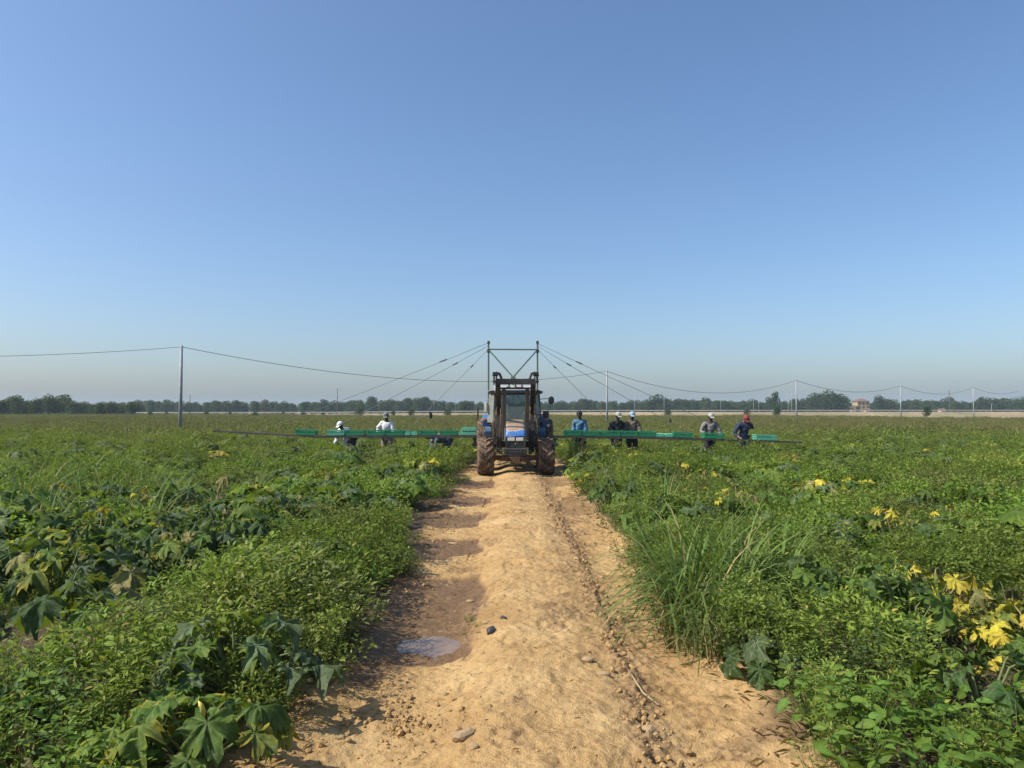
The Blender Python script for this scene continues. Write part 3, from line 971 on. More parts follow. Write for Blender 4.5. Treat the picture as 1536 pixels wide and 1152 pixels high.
# ------------------------------------------------------------------ weeds near the track: one object each
SPEC = [tuple(tuple(v * 1.15 for v in q) if isinstance(q, tuple) else q for q in e_) for e_ in (((0.026, 0.058, 0.012), (0.075, 0.13, 0.025), .052, .026), ((0.045, 0.085, 0.012), (0.12, 0.185, 0.028), .044, .020), ((0.085, 0.13, 0.02), (0.21, 0.27, 0.045), .036, .015),
        ((0.035, 0.062, 0.018), (0.10, 0.14, 0.045), .040, .018), ((0.06, 0.11, 0.014), (0.16, 0.235, 0.034), .050, .020), ((0.09, 0.115, 0.03), (0.19, 0.21, 0.06), .034, .014))]
NB = [bush(500 + i, (0.46, .5, .42, .38, .52, .44)[i], 0.24, 18, 19, SPEC[i][2], SPEC[i][3], SPEC[i][0], SPEC[i][1]) for i in range(6)]
NBF = [bush(520 + i, 0.50, 0.24, 20, 24, 0.032, 0.015, G_MID, G_LIGHT, T_KITE, T_KITE_T) for i in range(3)]
NBS = [bush(540 + i, 0.64, 0.13, 6, 30, 0.050, 0.018, G_MID, G_LIGHT) for i in range(3)]
near_meshes = [np_mesh('weed', *d[:2], ['leaf'], d[2]) for d in NB + NBF + NBS]


def hmod(x, y):
    """Relative canopy height."""
    e = min(abs(x + 1.35), abs(x - 1.35))
    h_ = 0.55 + 0.50 * float(fbm(x * 0.55 + 5, y * 0.4 + 2, 3)) + 0.55 * float(vnoise(x * 1.3 + 3, y * 1.1))
    h_ *= 0.82 + 0.18 * min(1, e / 0.35)
    if x < 0: h_ *= 1 + 0.28 * math.exp(-((x + 1.9) / 0.6) ** 2) * math.exp(-((y - 6.4) / 1.8) ** 2)
    return h_


def gap(x, y):
    """Bare or sunken places between the plants."""
    g1 = math.exp(-((x + 3.45) / 0.95) ** 2 - ((y - 5.3) / 0.65) ** 2)
    g2 = math.exp(-((x - 2.95) / 0.30) ** 2 - ((y - 4.95) / 0.35) ** 2)
    g3 = math.exp(-((x + 3.0) / 0.35) ** 2 - ((y - 4.6) / 0.5) ** 2)
    g4 = math.exp(-((x - 3.6) / 0.35) ** 2 - ((y - 5.6) / 0.5) ** 2)
    return max(g1, g2, g3 * 0.8, g4 * 0.7)


def leftedge(y):
    return -1.22 + 0.24 * (float(fbm(y * 0.9, 3.3, 3)) - 0.5) - 0.10 * max(0, 1 - abs(y - 3.4))


def rightedge(y):
    return 1.34 + 0.26 * (float(fbm(y * 0.8 + 40, 9.3, 3)) - 0.5) + 0.35 * math.exp(-((y - 4.2) / 0.6) ** 2)


cnt = 0
tries = 0
pl = []
while cnt < 285 and tries < 9000:
    tries += 1
    y_ = 2.9 + 5.6 * math.sqrt(rnd.random()); x_ = rnd.uniform(-0.82, 0.82) * (y_ + 0.4)
    if leftedge(y_) < x_ < rightedge(y_): continue
    if gap(x_, y_) > 0.45: continue
    if x_ < -2.75 and y_ > 5.2 and rnd.random() < .45: continue
    if (x_ + 1.5) ** 2 + (y_ - 3.5) ** 2 < .42 ** 2 or (x_ + 1.62) ** 2 + (y_ - 4.3) ** 2 < .34 ** 2: continue
    if any((x_ - a) ** 2 + (y_ - b_) ** 2 < 0.20 ** 2 for a, b_ in pl): continue
    pl.append((x_, y_))
    j = rnd.randrange(len(near_meshes))
    if j < 6 or rnd.random() < .4: j = min(5, int(max(0, (float(fbm(x_ * 0.8 + 2, y_ * 0.6 + 8, 2)) - .2) / .6 * 6) + rnd.random() * 1.5))
    if vnoise(x_ * 0.9, y_ * 0.7 + 30) > 0.6: j = 6 + rnd.randrange(3)
    o = link('weed_bush', near_meshes[j])
    s_ = hmod(x_, y_) * (1 - 0.4 * gap(x_, y_)) * (1.0 if y_ > 4.2 else 0.8) * (0.62 if x_ < -2.75 and y_ > 5.2 else 1)
    o.location = (x_, y_, gzat(x_, y_) - 0.01)
    o.scale = (s_ * 1.15, s_ * 1.15, s_)
    o.rotation_euler = (rnd.uniform(-.15, .15), rnd.uniform(-.15, .15), rnd.uniform(0, 6.3))
    side = 'left' if x_ < 0 else 'right'
    tag(o, 'small leaved green weed in the thick growth just %s of the track' % side, 'weed', 'low weeds in the growth %s of the track' % side)
    cnt += 1

# tall grass clump at the right edge of the track
GT = [np_mesh('grass_tuft', *d[:2], ['leaf'], d[2]) for d in
      [grass(600 + i, 84, 1.02, 0.17, 0.022, (0.06, 0.115, 0.024), (0.16, 0.24, 0.06), 0.85, 0) for i in range(3)] +
      [grass(610 + i, 46, 0.50, 0.10, 0.010, (0.10, 0.13, 0.04), (0.17, 0.18, 0.07), 0.9, 0, 0.35) for i in range(2)]]
GG = 'tufts of the tall grass clump right of the track'
for k, (x_, y_, j, s_) in enumerate(((1.42, 6.0, 0, 1.0), (1.62, 6.35, 1, 1.08), (1.85, 6.15, 2, 1.05), (1.35, 5.65, 3, 1.2), (2.05, 6.6, 0, 1.0), (1.55, 5.75, 1, .85), (2.3, 6.4, 1, .8),
                                     (1.28, 5.9, 4, 1.15), (1.38, 5.35, 4, .95), (1.25, 5.55, 3, .9), (2.6, 7.1, 2, .85), (1.75, 6.8, 1, 1.0), (2.05, 7.4, 0, .9), (1.5, 7.3, 2, .85), (2.45, 6.6, 0, .9))):
    o = link('grass_tuft', GT[j]); o.location = (x_, y_, gzat(x_, y_)); o.scale = (s_,) * 3; o.rotation_euler = (0, 0, k * 1.3)
    tag(o, 'arching long bladed grass tuft in the tall clump on the right edge of the track', 'grass', GG)
for k in range(46):
    y_ = rnd.uniform(8.5, 21); x_ = -y_ * rnd.uniform(0.46, 0.78)
    o = link('grass_tuft', GT[rnd.randrange(3)]); o.location = (x_, y_, 0); s_ = rnd.uniform(.8, 1.05); o.scale = (s_,) * 3; o.rotation_euler = (0, 0, k)
    tag(o, 'upright bright grass tuft rising from the weeds at the far left', 'grass', 'grass tufts rising from the weeds on the left')
for k in range(26):
    y_ = rnd.uniform(8.5, 22); x_ = y_ * rnd.uniform(0.25, 0.76)
    o = link('grass_tuft', GT[rnd.randrange(5)]); o.location = (x_, y_, 0); s_ = rnd.uniform(.55, .85); o.scale = (s_,) * 3; o.rotation_euler = (0, 0, k)
    tag(o, 'loose grass tuft rising from the weeds on the right of the field', 'grass', 'grass tufts rising from the weeds on the right')


# ------------------------------------------------------------------ scattered ground cover (nobody could count it)
def scatter(name, pts, rots, scls, idx, sources, label):
    me_ = bpy.data.meshes.new(name)
    P = np.asarray(pts, np.float32)
    me_.vertices.add(len(P)); me_.vertices.foreach_set('co', P.ravel())
    for nm, ty, arr, key in (('rot', 'FLOAT_VECTOR', np.asarray(rots, np.float32), 'vector'), ('scl', 'FLOAT_VECTOR', np.asarray(scls, np.float32), 'vector'), ('idx', 'INT', np.asarray(idx, np.int32), 'value')):
        a = me_.attributes.new(nm, ty, 'POINT'); a.data.foreach_set(key, arr.ravel())
    o = link(name, me_)
    ng = bpy.data.node_groups.new(name, 'GeometryNodeTree')
    ng.interface.new_socket('Geometry', in_out='INPUT', socket_type='NodeSocketGeometry')
    ng.interface.new_socket('Geometry', in_out='OUTPUT', socket_type='NodeSocketGeometry')
    gi = ng.nodes.new('NodeGroupInput'); go = ng.nodes.new('NodeGroupOutput')
    ip = ng.nodes.new('GeometryNodeInstanceOnPoints'); jn = ng.nodes.new('GeometryNodeJoinGeometry')
    for s_ in sources:
        oi = ng.nodes.new('GeometryNodeObjectInfo'); oi.inputs['Object'].default_value = s_; oi.inputs['As Instance'].default_value = True
        ng.links.new(oi.outputs['Geometry'], jn.inputs[0])
    ng.links.new(gi.outputs[0], ip.inputs['Points']); ng.links.new(jn.outputs[0], ip.inputs['Instance'])
    ip.inputs['Pick Instance'].default_value = True
    for nm, dt, sock in (('rot', 'FLOAT_VECTOR', 'Rotation'), ('scl', 'FLOAT_VECTOR', 'Scale'), ('idx', 'INT', 'Instance Index')):
        na = ng.nodes.new('GeometryNodeInputNamedAttribute'); na.data_type = dt; na.inputs['Name'].default_value = nm
        ng.links.new(na.outputs['Attribute'], ip.inputs[sock])
    ng.links.new(ip.outputs[0], go.inputs[0])
    md = o.modifiers.new('scatter', 'NODES'); md.node_group = ng
    tag(o, label, kind='stuff')
    return o


def lerp_col(k):
    return (G_DARK, G_MID, (0.06, 0.10, 0.02), G_MID)[k % 4], (G_LIGHT, (0.15, 0.20, 0.04), G_MID, (0.12, 0.17, 0.05))[k % 4]


# sources ordered: 0-5 weeds, 6-7 courgette leaves, 8-9 grass
mid_src = []
for i in range(6):
    ca, cb = lerp_col(i)
    ca, cb = SPEC[i][:2]
    mid_src.append(src('mid_weed', bush(700 + i, (.5, .54, .46, .42, .56, .5)[i], 0.42, 24, 26, SPEC[i][2] * 1.15, SPEC[i][3] * 1.35, ca, cb, T_KITE, T_KITE_T), 'leaf_field'))


def zpatch(seed, kinds):
    g_ = np.random.RandomState(seed); parts = []
    for k in range(10):
        kd = kinds[k % len(kinds)]
        V_, F_, C_ = zleaf(seed * 7 + k, kd, g_.uniform(.4, 1.1), .4, 26, 2)
        a = k * 2.4; rr = .34 * math.sqrt((k + .5) / 10); s_ = g_.uniform(.15, .24)
        Rm = np.array((Matrix.Rotation(a, 3, 'Z') @ Matrix.Rotation(g_.uniform(0, .8), 3, 'Y')))
        p = np.array((math.cos(a) * rr, math.sin(a) * rr, g_.uniform(.3, .5)))
        parts.append((V_ @ Rm.T * s_ * 1.2 + p, F_, C_))
        parts.append(tube_arrays([(0, 0, 0), (p[0] * .6, p[1] * .6, p[2] * .8), tuple(p)], .008, .005, (.15, .18, .07), 3))
    return join(parts)


for i in range(2):
    mid_src.append(src('mid_shoots', bush(740 + i, 0.74, 0.30, 14, 34, 0.050, 0.020, G_MID, G_LIGHT, T_KITE, T_KITE_T), 'leaf_field'))
mid_src.append(src('mid_courgette', zpatch(3, ['dark', 'green']), 'leaf_field'))
mid_src.append(src('mid_courgette', zpatch(4, ['green', 'silver', 'dark']), 'leaf_field'))
mid_src.append(src('mid_grass', grass(720, 80, .80, .24, .018, (0.06, 0.11, 0.03), (0.14, 0.21, 0.06), .6, 2), 'leaf_field'))
mid_src.append(src('mid_grass', grass(721, 50, .62, .22, .012, (0.10, 0.12, 0.04), (0.2, 0.21, 0.08), .5, 5, .2), 'leaf_field'))
# join order may be reversed by the join node, so the index is chosen through one table
mid_src.append(src('mid_yellow', zpatch(6, ['yellow', 'yellowing', 'yellow', 'green', 'wilted']), 'leaf_field'))
NSRC = len(mid_src)
mid_src_rev = list(reversed(mid_src))

P = []; Rr = []; Sc = []; Ix = []
for k in range(1900):
    y_ = 2.3 + 6.7 * math.sqrt(rnd.random()); x_ = rnd.uniform(-1.2, 1.2) * (y_ + 0.4)
    if leftedge(y_) - .03 < x_ < rightedge(y_) + .03 or gap(x_, y_) > 0.15 + .2 * rnd.random(): continue
    if (x_ + 1.5) ** 2 + (y_ - 3.5) ** 2 < .38 ** 2: continue
    s_ = hmod(x_, y_) * rnd.uniform(.5, .85) * (.7 if x_ < -2.75 and y_ > 5.2 else 1)
    P.append((x_, y_, gzat(x_, y_) - .01)); Rr.append((rnd.uniform(-.2, .2), rnd.uniform(-.2, .2), rnd.uniform(0, 6.3))); Sc.append((s_ * 1.2, s_ * 1.2, s_)); Ix.append(rnd.randrange(9))
scatter('undergrowth', P, Rr, Sc, Ix, [bpy.data.objects.new('under_weed', m_) for m_ in near_meshes], 'low tangled undergrowth filling the spaces between the near plants')
P = []; Rr = []; Sc = []; Ix = []
g_ = np.random.RandomState(5)
n_ = 0
while n_ < 5200:
    y_ = math.sqrt(g_.uniform(7.6 ** 2, 37 ** 2)); x_ = g_.uniform(-0.93, 0.93) * (y_ + 0.5)
    le, re = leftedge(y_), rightedge(y_)
    if y_ < 26:
        if le - 0.12 < x_ < re + 0.14: continue
    elif -1.2 < x_ < 1.3 and g_.uniform() < 0.5: continue
    if abs(x_ - 0.1) < 1.5 and 19 < y_ < 25.5:
        if abs(x_ - .1) < .45 and y_ > 20.8 and y_ < 22.8:
            P.append((x_, y_, -.04)); Rr.append((0, 0, g_.uniform(0, 6))); Sc.append((.55, .55, .5)); Ix.append(g_.randint(6)); n_ += 1
        continue
    if 22.9 < y_ < 24.2 and g_.uniform() < 0.45: continue
    near_e = min(abs(x_ - le), abs(x_ - re))
    q = g_.uniform()
    zn = float(vnoise(x_ * 0.45, y_ * 0.16))
    gn = float(vnoise(x_ * 0.25 + 50, y_ * 0.12 + 9))
    if q < 0.20 and zn > 0.30: j = 8 + g_.randint(2)
    elif q < 0.10 + 0.35 * max(0, gn - 0.45) * (1 if near_e > 0.8 else 0): j = 10 + g_.randint(2)
    elif g_.uniform() < .25: j = 6 + g_.randint(2)
    else: j = min(5, int(max(0, (float(fbm(x_ * 0.5 + 2, y_ * 0.3 + 8, 2)) - .2) / .6 * 6) + g_.uniform() * 1.5))
    if -7.5 < x_ < -2.6 and 7 < y_ < 13 and q > .2 and g_.uniform() < .45: j = 8 + g_.randint(2)
    if float(vnoise(x_ * .5 + 20, y_ * .22 + 4)) > (.62 if x_ > 0 else .74) and g_.uniform() < .16: j = 12
    s_ = 0.62 + 0.50 * float(fbm(x_ * 0.55 + 5, y_ * 0.4 + 2, 3)) + 0.42 * float(vnoise(x_ * .8 + 3, y_ * .6))
    s_ *= 0.70 + 0.30 * min(1, near_e / 0.5)
    if j == 12: s_ *= .85
    if j < 6 and near_e < 0.6: s_ *= 0.9
    P.append((x_, y_, gzat(x_, y_) - 0.02)); Rr.append((g_.normal(0, .12), g_.normal(0, .12), g_.uniform(0, 6.3)))
    sz = s_ * g_.uniform(0.65, 1.22)
    Sc.append((s_ * 1.05, s_ * 1.05, sz)); Ix.append(j); n_ += 1
scatter('weeds', P, Rr, Sc, Ix, mid_src_rev, 'thick green weeds and courgette foliage filling the field on both sides')

far_src = []
for i in range(5):
    ca, cb = lerp_col(i)
    far_src.append(src('far_weed', bush(800 + i, 0.52, 0.95, 46, 15, 0.105, 0.06, ca, cb, T_KITE, T_KITE_T, False), 'leaf_field'))
far_src.append(src('far_grass', grass(820, 170, .66, .8, .030, (0.09, 0.11, 0.04), (0.22, 0.19, 0.10), .4, 24, .3), 'leaf_field'))
P = []; Rr = []; Sc = []; Ix = []
n_ = 0
while n_ < 13000:
    y_ = g_.uniform(34 ** 1.6, 198 ** 1.6) ** (1 / 1.6); x_ = g_.uniform(-0.80, 0.80) * y_
    if y_ > FAR_EDGE(x_) + g_.normal(0, 2): continue
    j = 5 if g_.uniform() < 0.12 + 0.5 * float(vnoise(x_ * .06, y_ * .05)) else g_.randint(5)
    P.append((x_, y_, 0)); Rr.append((0, 0, g_.uniform(0, 6.3))); s_ = 0.75 + 0.5 * float(fbm(x_ * .15, y_ * .1, 3))
    Sc.append((s_ * 1.1, s_ * 1.1, s_ * g_.uniform(.7, 1.35))); Ix.append(j); n_ += 1
scatter('field_growth', P, Rr, Sc, Ix, list(reversed(far_src)), 'olive green crop and weeds of the open field reaching to the road')

# low seedlings, litter and straw at the track edges
P = []; Rr = []; Sc = []; Ix = []
for k in range(26):
    x_ = 0.1 + rnd.uniform(-.5, .5); y_ = rnd.uniform(20.9, 26); P.append((x_, y_, gzat(x_, y_))); Rr.append((0, 0, rnd.uniform(0, 6))); s_ = rnd.uniform(.5, .8); Sc.append((s_, s_, s_)); Ix.append(rnd.randrange(9))
scatter('verge_weeds', P, Rr, Sc, Ix, [bpy.data.objects.new('verge_weed', m_) for m_ in near_meshes], 'low weeds growing along the crown of the track beneath the tractor')
lit = []
g_ = np.random.RandomState(9)
n_ = 900
yy = np.exp(g_.uniform(np.log(3.1), np.log(17), n_)); sidee = g_.uniform(0, 1, n_) < 0.5
xx = np.where(sidee, -1.28 + g_.normal(0, .12, n_), 1.36 + g_.normal(0, .13, n_)) + np.where((~sidee) & (yy < 5), 0.15, 0)
zz, _, _ = ground_z(xx, yy)
aa = g_.uniform(0, 6.3, n_)
lit.append(leafbatch(np.stack([xx, yy, zz + .008], -1), np.stack([np.cos(aa), np.sin(aa), g_.normal(.15, .25, n_)], -1), np.stack([g_.normal(0, .5, n_), g_.normal(0, .5, n_), np.ones(n_)], -1),
                     g_.uniform(.03, .14, n_), g_.uniform(.004, .014, n_), lerpc((.30, .22, .11), (.12, .08, .04), g_.uniform(0, 1, n_)), T_KITE, T_KITE_T))
n_ = 420
yy = np.exp(g_.uniform(np.log(3.1), np.log(15), n_)); xx = g_.uniform(-1.1, 1.35, n_); zz, _, _ = ground_z(xx, yy); aa = g_.uniform(0, 6.3, n_)
lit.append(leafbatch(np.stack([xx, yy, zz + .006], -1), np.stack([np.cos(aa), np.sin(aa), g_.normal(.05, .12, n_)], -1), np.stack([g_.normal(0, .3, n_), g_.normal(0, .3, n_), np.ones(n_)], -1),
                     g_.uniform(.015, .07, n_), g_.uniform(.002, .006, n_), lerpc((.46, .36, .18), (.16, .11, .05), g_.uniform(0, 1, n_)), T_KITE, T_KITE_T))
V_, F_, C_ = join(lit)
o = link('dead_leaf_litter', np_mesh('dead_leaf_litter', V_, F_, ['leaf'], C_)); tag(o, 'dry leaf and straw litter lying along both edges of the track', kind='stuff')

# ------------------------------------------------------------------ clods and stones
def rock_mesh(seed, mat, flat=0.7, sub=2):
    bm = bmesh.new(); bmesh.ops.create_icosphere(bm, subdivisions=sub, radius=1)
    g2 = random.Random(seed); o_ = [Vector((g2.gauss(0, 1), g2.gauss(0, 1), g2.gauss(0, 1))).normalized() for _ in range(9)]
    for v in bm.verts:
        d = v.co.normalized(); k = 1.0
        for q in o_:
            k = min(k, 0.72 / max(0.2, d.dot(q))) if d.dot(q) > 0.72 else k
        v.co = d * k * g2.uniform(.94, 1.04); v.co.z *= flat
    me_ = bpy.data.meshes.new('rock'); bm.to_mesh(me_); bm.free(); me_.materials.append(MATS[mat]); return me_


def put_rock(name, x, y, s, seed, mat, label, cat, flat=.7, rz=0, group=None, sub=2):
    o = link(name, rock_mesh(seed, mat, flat, sub)); o.location = (x, y, gzat(x, y) + (s[2] if len(s) > 2 else s[0]) * 0.25)
    o.scale = s; o.rotation_euler = (0, 0, rz); tag(o, label, cat, group); return o


put_rock('stone', at(697, 3.93), 3.93, (.095, .05, .045), 3, 'stone_tan', 'pale angular flat stone standing proud in the middle of the track', 'stone', rz=.9)
put_rock('stone', at(737, 5.66), 5.66, (.042, .055, .045), 5, 'stone_dark', 'dark rounded stone at the right rim of the wet rut beside the puddle', 'stone', flat=.9, rz=-.4)
put_rock('clod', at(731, 5.95), 5.95, (.032, .032, .03), 6, 'stone_tan', 'reddish clod of earth just behind the dark stone', 'clod')
put_rock('stone', at(755, 5.92), 5.92, (.03, .03, .025), 7, 'stone_dark', 'small dark stone right of the reddish clod', 'stone')
put_rock('clod', at(712, 3.76), 3.76, (.032, .026, .03), 8, 'stone_tan', 'rounded clod just in front of the pale angular stone', 'clod')
put_rock('stone', at(903, 4.75), 4.75, (.055, .03, .022), 9, 'stone_tan', 'pale flat stone at the crumbly rim of the right rut', 'stone')
put_rock('clod', at(880, 4.98), 4.98, (.05, .04, .04), 10, 'stone_tan', 'large clod heaped at the crumbly rim of the right rut', 'clod')
put_rock('stone', at(680, 9.9), 9.9, (.09, .05, .03), 12, 'stone_tan', 'pale flat stone in the farther wet hollow of the left rut', 'stone')
put_rock('clod', at(705, 6.85), 6.85, (.05, .04, .03), 13, 'stone_tan', 'pale clod at the rim of the wet rut beyond the puddle', 'clod')
put_rock('clod', at(970, 3.98), 3.98, (.05, .06, .05), 14, 'stone_tan', 'big crumbly clod at the bottom right of the ridge', 'clod')
# crumbs of earth nobody could count
rk = []
cr = [rock_mesh(60 + i, 'soil', .75, 1) for i in range(3)]
crs = [bpy.data.objects.new('crumb', m_) for m_ in cr]
P = []; Rr = []; Sc = []; Ix = []
for k in range(2000):
    y_ = math.exp(rnd.uniform(math.log(3.0), math.log(17)))
    q = rnd.random()
    if q < .45: x_ = 0.76 + rnd.gauss(0, .07) + .10 * math.exp(-((y_ - 9) / 3) ** 2)
    elif q < .6: x_ = rnd.gauss(-1.05, .12)
    elif q < .7: x_ = at(615, 4.3) + rnd.gauss(0, .15); y_ = 4.3 + rnd.gauss(0, .22)
    else: x_ = rnd.uniform(-1.2, 1.35)
    s_ = 0.003 + 0.005 * rnd.random() + (0.025 * rnd.random() ** 4 if q < .7 else 0.008 * rnd.random() ** 4)
    P.append((x_, y_, gzat(x_, y_) + s_ * .3)); Rr.append((rnd.uniform(0, 6), rnd.uniform(0, 6), rnd.uniform(0, 6))); Sc.append((s_, s_, s_)); Ix.append(rnd.randrange(3))
scatter('soil_crumbs', P, Rr, Sc, Ix, crs, 'loose crumbs of earth strewn over the dirt track')
# small seedlings on the track
for k, (px, yy, s_) in enumerate(((705, 6.25, .13), (718, 5.95, .10), (697, 5.95, .06), (780, 13.6, .14), (785, 11.8, .14), (774, 16, .12), (790, 9.0, .07))):
    o = link('seedling', near_meshes[6 + k % 3]); x_ = at(px, yy); o.location = (x_, yy, gzat(x_, yy) - .01); o.scale = (s_ * 2.2, s_ * 2.2, s_ * 1.1)
    if k < 3:
        tag(o, ('largest green seedling growing beside the puddle', 'second seedling by the puddle, nearest the dark stone', 'tiny seedling at the rim of the puddle')[k], 'seedling')
    else:
        tag(o, 'small green seedling growing on the crown of the track', 'seedling', 'seedlings on the crown of the track')
# fallen grass stalk
mbt = MB(); mbt.mat('straw'); mbt.tube([(at(945, 4.75), 4.75, gzat(at(945, 4.75), 4.75) + .02), (at(962, 4.55), 4.55, gzat(at(962, 4.55), 4.55) + .02), (at(985, 4.38), 4.38, gzat(at(985, 4.38), 4.38) + .015)], [.006, .008, .005], 5)
o = mbt.build('fallen_stalk'); tag(o, 'pale straw coloured stalk lying on the right rut', 'stalk')

# ------------------------------------------------------------------ tractor
TX, TY = 0.095, 20.0
tr = thing('tractor', 'muddy blue tractor with raised front loader driving towards the camera on the track', 'tractor', (TX, TY, 0))


def wheel(x, y, z, r, w, name_prefix, lugs=15, side=1):
    t = MB(); t.mat('muddy_rubber')
    hw = w / 2
    t.lathe([(-hw * .72, r * .55), (-hw * .98, r * .68), (-hw, r * .80), (-hw * .88, r * .87), (-hw * .6, r * .895), (0, r * .90), (hw * .6, r * .895), (hw * .88, r * .87), (hw, r * .80), (hw * .98, r * .68), (hw * .72, r * .55)], (0, 0, 0), 'x', 40)
    for k in range(lugs):
        for s in (-1, 1):
            a0 = 2 * PI * (k + (0.5 if s > 0 else 0)) / lugs
            pr = []
            for (u, da, rr) in ((0.0, 0.16, .985), (.45, .05, 1.0), (.85, -.10, .975), (1.02, -.17, .90)):
                a = a0 + da * 1.3
                pr.append(((s * u * hw), a, rr * r))
            for i in range(3):
                (x0, a_, r0), (x1, b_, r1) = pr[i], pr[i + 1]
                th = 0.085
                vs = []
                for (xx, aa, rr) in ((x0, a_, r0), (x1, b_, r1)):
                    for dr, dt in ((-.13 * r, -th * 1.25), (-.13 * r, th * 1.25), (0, th * .8), (0, -th * .8)):
                        vs.append((xx, (rr + dr) * math.cos(aa + dt), (rr + dr) * math.sin(aa + dt)))
                t.add(vs, [(0, 1, 2, 3), (4, 7, 6, 5), (0, 4, 5, 1), (1, 5, 6, 2), (2, 6, 7, 3), (3, 7, 4, 0)])
    wl = link('wheel', None, tr, (x, y, z))
    o1 = t.build('tyre', wl)
    rm = MB(); rm.mat('rim_paint')
    rm.lathe([(-hw * .7, r * .56), (-hw * .2, r * .5), (-hw * .15, r * .2), (-hw * .35, r * .16), (-hw * .35, .02), (hw * .35, .02), (hw * .35, r * .16), (hw * .15, r * .2), (hw * .2, r * .5), (hw * .7, r * .56)], (0, 0, 0), 'x', 28)
    rm.build('rim', wl)
    return wl


zt = -0.05
for s in (-1, 1):
    w_ = wheel(s * .825 + (0.0), 0, .52 + zt, .525, .44, 'front')
    w_.rotation_euler = (0.1 * s, 0, R(4))
    wheel(s * .93, 2.15, .76 + zt, .78, .42, 'rear', 20).rotation_euler = (0.3, 0, 0)

# front axle and belly
m_ = MB(); m_.mat('rust'); m_.bar((-.62, 0, .44), (0, -.02, .38), .14, .13); m_.bar((0, -.02, .38), (.62, 0, .44), .14, .13)
m_.box((0, 0, .36), (.26, .34, .20)); m_.box((-.60, 0, .46), (.10, .22, .26)); m_.box((.60, 0, .46), (.10, .22, .26)); m_.bar((-.5, .16, .47), (.5, .16, .47), .04)
m_.build('front_axle', tr, .01)
m_ = MB(); m_.mat('dark_metal'); m_.box((0, .75, .66), (.40, 1.5, .42)); m_.box((0, 1.9, .70), (.5, 1.0, .5)); m_.mat('rust'); m_.tube([(-.75, 2.15, .70), (.75, 2.15, .70)], .10, 12)
m_.build('engine_block', tr, .015)

# bonnet: lofted cross sections
def loft(name, secs, mat, parent, n=14, sup=3.2):  # superellipse sections
    vs = []; fs = []
    for (yy, hw, z0, z1, drop) in secs:
        for k in range(n + 1):
            a = PI * k / n
            cx = math.copysign(abs(math.cos(a)) ** (2 / sup), math.cos(a)); sy = abs(math.sin(a)) ** (2 / sup)
            vs.append((cx * hw, yy - drop * sy * 0, z0 + (z1 - z0) * sy))
    m = n + 1
    for i in range(len(secs) - 1):
        for k in range(n):
            fs.append((i * m + k, i * m + k + 1, (i + 1) * m + k + 1, (i + 1) * m + k))
    fs.append(tuple(range(m))); fs.append(tuple(range((len(secs) - 1) * m, len(secs) * m)))
    b_ = MB(); b_.mat(mat); b_.add(vs, fs, True)
    return b_.build(name, parent)


loft('bonnet', [(-.78, .235, 1.04, 1.075, 0), (-.74, .25, 1.02, 1.16, 0), (-.66, .262, 1.0, 1.24, 0), (-.5, .27, 1.0, 1.30, 0), (-.1, .28, 1.0, 1.36, 0), (.5, .29, 1.0, 1.43, 0), (.95, .30, 1.0, 1.48, 0)], 'bonnet_paint', tr, 18, 7.0)
m_ = MB(); m_.mat('grille'); m_.prism([(-.74, .735), (-.74, 1.03), (-.5, 1.05), (-.5, .735)], -.24, .24)
for k in range(7):
    m_.mat('plastic_dark'); m_.box((0, -.745, .755 + k * .022), (.40, .02, .008))
gr = m_.build('grille', tr)
m_ = MB(); m_.mat('plastic_dark'); m_.prism([(-.72, .72), (-.77, .74), (-.78, 1.04), (-.60, 1.05), (-.60, .72)], -.262, -.236); m_.prism([(-.72, .72), (-.77, .74), (-.78, 1.04), (-.60, 1.05), (-.60, .72)], .236, .262)
m_.mat('plastic_dark'); m_.box((0, -.755, .90), (.472, .03, .014)); m_.box((0, -.755, 1.045), (.472, .04, .014))
m_.build('grille_surround', tr, .003)
# leaf-shaped badge
m_ = MB(); m_.mat('chrome'); m_.add([(-.05, -.765, .845), (-.02, -.772, .868), (.02, -.772, .868), (.055, -.765, .84), (.02, -.772, .852), (-.02, -.772, .852)], [(0, 1, 5), (1, 2, 4, 5), (2, 3, 4)]); m_.add([(-.05, -.76, .845), (.055, -.76, .84), (0, -.76, .836)], [(0, 1, 2)]); m_.build('badge', tr)
for s in (-1, 1):
    m_ = MB(); m_.mat('lamp_white'); m_.box((s * .115, -.765, .972), (.185, .03, .085)); m_.mat('chrome'); m_.box((s * .115, -.757, .972), (.20, .024, .10)); m_.build('headlight', tr, .006)
    m_ = MB(); m_.mat('trim_and_lit_glass'); m_.box((s * .285, .1, 1.10), (.02, 1.3, .34)); m_.build('bonnet_side_panel', tr, .004)
m_ = MB(); m_.mat('dark_metal'); m_.box((0, -.86, .635), (.60, .22, .16)); m_.box((0, -.80, .545), (.42, .2, .08)); m_.mat('worn_metal'); m_.box((0, -.965, .72), (.66, .05, .04)); m_.box((0, -.97, .655), (.66, .03, .02))
for k in range(5): m_.box((-.26 + k * .13, -.975, .69), (.025, .03, .09))
m_.build('front_bumper', tr, .006)
m_ = MB(); m_.mat('plate_dark'); m_.box((0, -.985, .60), (.27, .012, .10)); m_.mat('worn_metal'); m_.box((0, -.98, .60), (.29, .012, .12)); m_.build('number_plate', tr)

